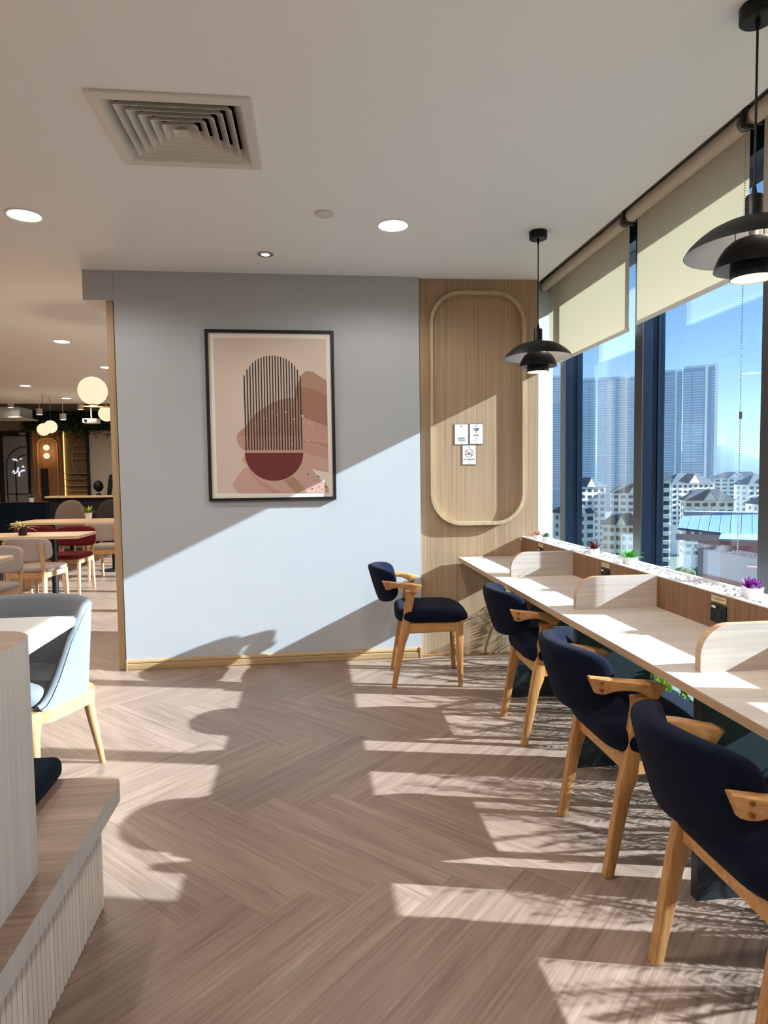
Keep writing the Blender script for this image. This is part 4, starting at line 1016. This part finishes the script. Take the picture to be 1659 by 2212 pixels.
# ---- people at the back wall
def skin_body(name, verts, edges, radii, mat, parent):
    me = bpy.data.meshes.new(name); me.from_pydata(verts, edges, []); o = bpy.data.objects.new(name, me); COL.objects.link(o)
    bpy.context.view_layer.objects.active = o
    md = o.modifiers.new('s', 'SKIN'); md.use_smooth_shade = True
    for i, r in enumerate(radii): me.skin_vertices[0].data[i].radius = (r, r*.85 if i < 5 else r)
    me.skin_vertices[0].data[0].use_root = True
    sb = o.modifiers.new('d', 'SUBSURF'); sb.levels = 2; sb.render_levels = 2
    dg = bpy.context.evaluated_depsgraph_get(); nm = bpy.data.meshes.new_from_object(o.evaluated_get(dg))
    bpy.data.objects.remove(o); nm.materials.clear(); nm.materials.append(MATS[mat])
    return link(name, nm, None, parent)
def person(label, loc, rz, seated, cloth):
    t = thing('person', label, 'person', loc, rz)      # local: faces +Y
    if seated:
        V = [(0, 0, .50), (0, -.02, .68), (0, -.02, .90), (0, 0, 1.00), (0, .01, 1.07), (.17, -.01, .96), (.22, .03, .72), (.14, .26, .68), (.09, .33, .69), (-.17, -.01, .96), (-.22, .03, .72), (-.14, .26, .68), (-.09, .33, .69), (.09, .02, .50), (.11, .42, .50), (.11, .42, .08), (.11, .55, .04), (-.09, .02, .50), (-.11, .42, .50), (-.11, .42, .08), (-.11, .55, .04)]
        hz = 1.19
    else:
        V = [(0, 0, .94), (0, 0, 1.12), (0, 0, 1.34), (0, 0, 1.46), (0, .01, 1.53), (.18, 0, 1.40), (.23, -.02, 1.12), (.22, .08, .90), (.22, .11, .82), (-.18, 0, 1.40), (-.23, -.02, 1.12), (-.22, .08, .90), (-.22, .11, .82), (.09, 0, .90), (.10, .01, .48), (.10, -.01, .07), (.10, .13, .035), (-.09, 0, .90), (-.10, .01, .48), (-.10, -.01, .07), (-.10, .13, .035)]
        hz = 1.65
    E_ = [(0, 1), (1, 2), (2, 3), (3, 4), (2, 5), (5, 6), (6, 7), (7, 8), (2, 9), (9, 10), (10, 11), (11, 12), (0, 13), (13, 14), (14, 15), (15, 16), (0, 17), (17, 18), (18, 19), (19, 20)]
    Rr = [.15, .14, .15, .06, .05, .065, .048, .036, .03, .065, .048, .036, .03, .085, .06, .042, .035, .085, .06, .042, .035]
    skin_body('body', V, E_, Rr, cloth, t)
    hd = MB().sphere((0, .015, hz), .088, 20, 14, sz=1.28).build('head', 'skin', t, smooth=60)
    MB().sphere((0, -.016, hz+.022), .099, 20, 14, sz=1.18).build('hair', 'hair', t, smooth=60)
    for s in (-1, 1):
        MB().sphere((s*.088, .01, hz), .018, 8, 6, sz=1.6).build('ear', 'skin', hd, smooth=60)
        MB().sphere((s*.032, .098, hz+.01), .011, 8, 6).build('eye', 'hair', hd, smooth=60)
    MB().tube([(0, .095, hz+.01), (0, .122, hz-.025)], [.008, .014], 8).build('nose', 'skin', hd, smooth=60)
    MB().box(-.022, .022, .094, .102, hz-.058, hz-.050, b=.003).build('mouth', 'art_wine', hd)
person('seated person in olive top with black hair seen from behind', (-4.47, 14.25, 0), 0.1, True, 'olive_cloth')
person('standing person in dark clothes half hidden by the oak post', (-3.98, 14.1, 0), 0.6, False, 'dark_cloth')
st_ = thing('low_stool', 'dark padded stool under the seated person in olive', 'stool', (-4.47, 14.25, 0))
MB().lathe([(.0005, .42), (.17, .42), (.19, .40), (.19, .35), (.0005, .34)], 24).build('seat', 'red_fabric', st_, smooth=40)
for k in range(4):
    a = PI/4+PI/2*k; MB().tube([(.12*math.cos(a), .12*math.sin(a), .35), (.16*math.cos(a), .16*math.sin(a), 0)], .014, 8).build('leg', 'black_metal', st_)

# ================================================================== CITY OUTSIDE
GZ = -48.0
plain('city_ground', (120, 128, 118), rough=1.0, noise=0.35, nscale=.02)
plain('city_white', (246, 245, 243), rough=0.8, noise=0.03, nscale=.2)
plain('city_cream', (232, 226, 214), rough=0.8, noise=0.03, nscale=.2)
plain('city_roof', (92, 98, 108), rough=0.8, noise=0.12, nscale=.5)
plain('city_window', (52, 62, 76), rough=0.25, noise=0.1, nscale=.4)
plain('tower_glass', (78, 100, 142), rough=0.4, noise=0.08, nscale=.1)
plain('tower_band', (196, 206, 224), rough=0.7, noise=0.03, nscale=.2)
plain('blue_roof', (150, 186, 232), rough=0.35, metal=0.2, noise=0.05, nscale=.5)
plain('grey_wall', (150, 160, 168), rough=0.8, noise=0.04, nscale=.3)
plain('pink_wall', (206, 132, 122), rough=0.8, noise=0.05, nscale=.3)
plain('red_wall', (160, 82, 82), rough=0.8, noise=0.05, nscale=.3)
plain('city_tree', (60, 86, 52), rough=0.9, noise=0.4, nscale=.6)
plain('hill', (84, 106, 110), rough=1.0, noise=0.15, nscale=.004)
struct(MB().box(15, 7000, -3000, 9000, GZ-2, GZ).build('ground', 'city_ground'))
def az(px):  # bearing of the site grid, degrees from the room's long axis
    return px
def tower(label, x, y, w, top, cols, fins=(), depth=26):
    th = math.atan2(x, y); t = thing('high_rise', label, 'building', (x, y, GZ), -th)
    h = top-GZ
    MB().box(-w/2, w/2, 0, depth, 0, h).build('body', 'tower_glass', t)
    bd = MB(); z = 4.0
    while z < h-4:
        for c0, c1 in cols: bd.box(c0*w-w/2, c1*w-w/2, -1.3, 0, z, z+1.15)
        z += 3.15
    bd.build('balcony_bands', 'tower_band', t)['kind'] = 'stuff'
    for f0, f1, dz in fins: MB().box(f0*w-w/2, f1*w-w/2, -2.2, depth*.6, 0, h+dz).build('white_fin', 'city_white', t)
    MB().box(-w/2+1, w/2-1, 2, depth-2, h, h+3.5).build('roof_plant', 'tower_band', t)
tower('slim blue high-rise tower seen beside the white window jamb', 330, 840, 14, 127.5, ((.05, .95),))
tower('dark blue high-rise tower left of the wide pale tower', 367.5, 822, 17, 122, ((.04, .48), (.54, .98)))
tower('wide pale high-rise tower with many balcony rows', 398, 808, 46, 122, ((.02, .22), (.26, .48), (.52, .74), (.80, .98)), ((.76, .79, 2),))
tower('blue high-rise tower standing left of the white finned tower', 456, 777, 25, 126, ((.02, .62), (.80, .96)), ((.66, .78, 2),))
tower('tall high-rise tower with two white vertical fins', 473, 742, 38, 126, ((.02, .24), (.28, .60), (.82, .90)), ((.635, .71, 2), (.91, 1.0, 5)))
wm = {}
def gable(label, x, y, w, d_, top, rise, floors, ncol, rot=0.0, wall='city_white'):
    th = math.atan2(x, y); t = thing('apartment_block', label, 'building', (x, y, GZ), -th+rot); h = top-rise-GZ
    MB().box(-w/2, w/2, 0, d_, 0, h).build('walls', wall, t)
    e = 1.0
    r = MB().add([(-w/2-e, -e, h), (w/2+e, -e, h), (w/2+e, d_+e, h), (-w/2-e, d_+e, h), (-w/2+w*.28, d_/2, h+rise), (w/2-w*.28, d_/2, h+rise)], [(0, 1, 5, 4), (1, 2, 5), (2, 3, 4, 5), (3, 0, 4), (3, 2, 1, 0)])
    r.build('hipped_roof', 'city_roof', t)
    g = MB().prism([(-w*.13, h), (w*.13, h), (0, h+rise*.8)], 'y', -1.6, d_*.4); g.build('gable_front', wall, t)
    MB().prism([(-w*.16, h-.1), (w*.16, h-.1), (0, h+rise*.95)], 'y', -1.2, d_*.45).build('gable_roof', 'city_roof', t)
    ww = w/ncol
    key = round(ww, 2)
    if key not in wm:
        wm[key] = MB().box(-ww*.30, ww*.30, -.12, .05, 0, 1.5).mesh('window'); wm[key].materials.append(MATS['city_window'])
        wm[(key, 'b')] = MB().box(-ww*.40, ww*.40, -1.2, .05, -1.0, -.1).mesh('balcony'); wm[(key, 'b')].materials.append(MATS['city_white'])
    for f in range(floors):
        for c in range(ncol):
            xx = -w/2+ww*(c+.5); zz = h-2.6-3.1*f
            link('window', wm[key], None, t, (xx, 0, zz))
            if c % 3 == 1: link('balcony', wm[(key, 'b')], None, t, (xx, 0, zz))
    for f in range(floors):
        for yy in (d_*.3, d_*.7):
            o = link('window', wm[key], None, t, (-w/2, yy, h-2.6-3.1*f), (0, 0, -PI/2))
gable('white apartment block with central gable below the finned tower', 224, 357, 26, 14, 0, 6, 8, 8, .55)
gable('white apartment block with long grey hipped roof toward the hill', 259, 338, 26, 14, -1, 6, 8, 7, .60)
gable('lower cream apartment block with hipped roof in front of the central gable', 176, 268, 20, 12, -7, 5, 8, 6, .2, 'city_cream')
gable('lower white apartment block behind the blue metal roof', 202, 254, 22, 12, -8.5, 5, 8, 7, .5)
gable('white apartment block below the dark blue tower', 137, 305, 17, 14, -1, 5, 9, 5, .5)
gable('pale apartment block with hipped roof below the wide tower', 154, 293, 20, 14, -4, 5, 12, 6, .08)
gable('near white apartment block with two window columns at the pane edge', 99, 228, 11, 12, -10, 4, 11, 3, .45)
gable('near cream apartment block with balconies beside the two-column block', 112, 222.5, 13, 12, -14, 4, 11, 6, -.05, 'city_cream')
gable('tall thin white stair block beside the wide dark mullion', 124, 216.5, 6, 8, 1, 3, 14, 2, .0)
gable('apartment block far off toward the hill with pale walls', 330, 470, 40, 18, 0, 5, 5, 8, -.2)
gable('small office block at the foot of the hill', 372, 462, 26, 18, 3, 3, 5, 7, -.2)
# low building with blue metal roof
bl = thing('market_hall', 'low grey hall with curved blue metal roof', 'building', (59.5, 99.0, GZ), math.radians(-36))
R0 = MB(); n = 9
def roofp(u, v): # u along the eave, v from eave to ridge
    return (u*46.0, v*11.0, (-7.9-GZ)+1.3*math.sin(v*PI*.5)-u*4.6*(1-v)+u*2.0*v)
R0.grid(lambda u, v: roofp(u, v), 12, 9); base_n = len(R0.v)
R0.grid(lambda u, v: tuple(Vector(roofp(u, v))-Vector((0, 0, .35))), 12, 9)
R0.build('roof_sheet', 'blue_roof', bl, smooth=50)
for k in range(1, 30):
    ribm = MB().tube([tuple(Vector(roofp(k*1.53/46, v/8))+Vector((0, 0, .03))) for v in range(9)], .035, 4); ribm.build('roof_rib', 'blue_roof', bl)
MB().box(-.2, 46, -.25, .15, -9.9-GZ, -8.9-GZ).build('fascia', 'grey_wall', bl)
MB().box(3, 45, 1.2, 10, 0, -9.6-GZ).build('walls', 'grey_wall', bl)
MB().box(0, 46, 11, 15, -7.4-GZ, -5.9-GZ).build('parapet', 'grey_wall', bl)
pk_ = thing('coral_annex', 'coral and red boxy annex in front of the blue metal roof', 'building', (51.5, 76.0, GZ), math.radians(-36))
MB().box(0, 30, 0, 8, 0, -7.6-GZ).build('walls', 'pink_wall', pk_)
MB().box(-.2, 30.2, -.2, 8.2, -7.6-GZ, -7.3-GZ).build('parapet', 'grey_wall', pk_)
MB().box(3, 30, -4, 0, 0, -10.2-GZ).build('lower_block', 'red_wall', pk_)
# street trees
def tree(x, y, r, label):
    t = thing('street_tree', label, 'tree', (x, y, GZ), 0, 'street trees below the window')
    m = MB(); rr = random.Random(int(x*7+y))
    for k in range(7):
        c_ = (rr.uniform(-r*.5, r*.5), rr.uniform(-r*.5, r*.5), r*1.4+rr.uniform(-r*.3, r*.4)); q = r*rr.uniform(.45, .7)
        m.add([(c_[0]+v.x*q, c_[1]+v.y*q, c_[2]+v.z*q*.8) for v in IV], IF)
    m.build('crown', 'city_tree', t); MB().tube([(0, 0, 0), (0, 0, r*1.3)], .35, 6).build('trunk', 'fern_stem', t)
for i in range(16):
    a = math.radians(22+i*1.05); D_ = 270+40*math.sin(i*2.1)
    tree(D_*math.sin(a), D_*math.cos(a), 5+1.5*math.sin(i), 'round green street tree far below beside the apartment blocks')
# hills
hm = MB()
def hill(u, v):
    ang = math.radians(18+36*u); R_ = 2450+500*v
    ridge = 80*math.exp(-((ang-math.radians(33.2))/math.radians(3.4))**2)+30*math.exp(-((ang-math.radians(27))/math.radians(5))**2)+12+5*math.sin(u*47)+3*math.sin(u*113)
    return (R_*math.sin(ang), R_*math.cos(ang), GZ+(ridge+48)*math.sin(PI*min(1, v*1.0)))
hm.grid(hill, 90, 9); ho = hm.build('hill_ridge', 'hill', None, smooth=60)
tag(ho, 'low wooded hill ridge on the far horizon', 'hill')

# haze over the city, well away from the building
hz_m = bpy.data.materials.new('city_haze'); hz_m.use_nodes = True; hn = hz_m.node_tree; hn.nodes.clear()
vsn = hn.nodes.new('ShaderNodeVolumeScatter'); vsn.inputs['Color'].default_value = (0.42, 0.68, 1.0, 1); vsn.inputs['Density'].default_value = 0.00042
vsn.inputs['Anisotropy'].default_value = 0.0
hn.links.new(vsn.outputs[0], hn.nodes.new('ShaderNodeOutputMaterial').inputs['Volume']); MATS['city_haze'] = hz_m
hzo = MB().box(60, 1300, 240, 1500, GZ-1, 150).build('city_haze', 'city_haze'); hzo['kind'] = 'stuff'
tag(hzo, 'pale blue haze hanging over the distant city', 'haze')
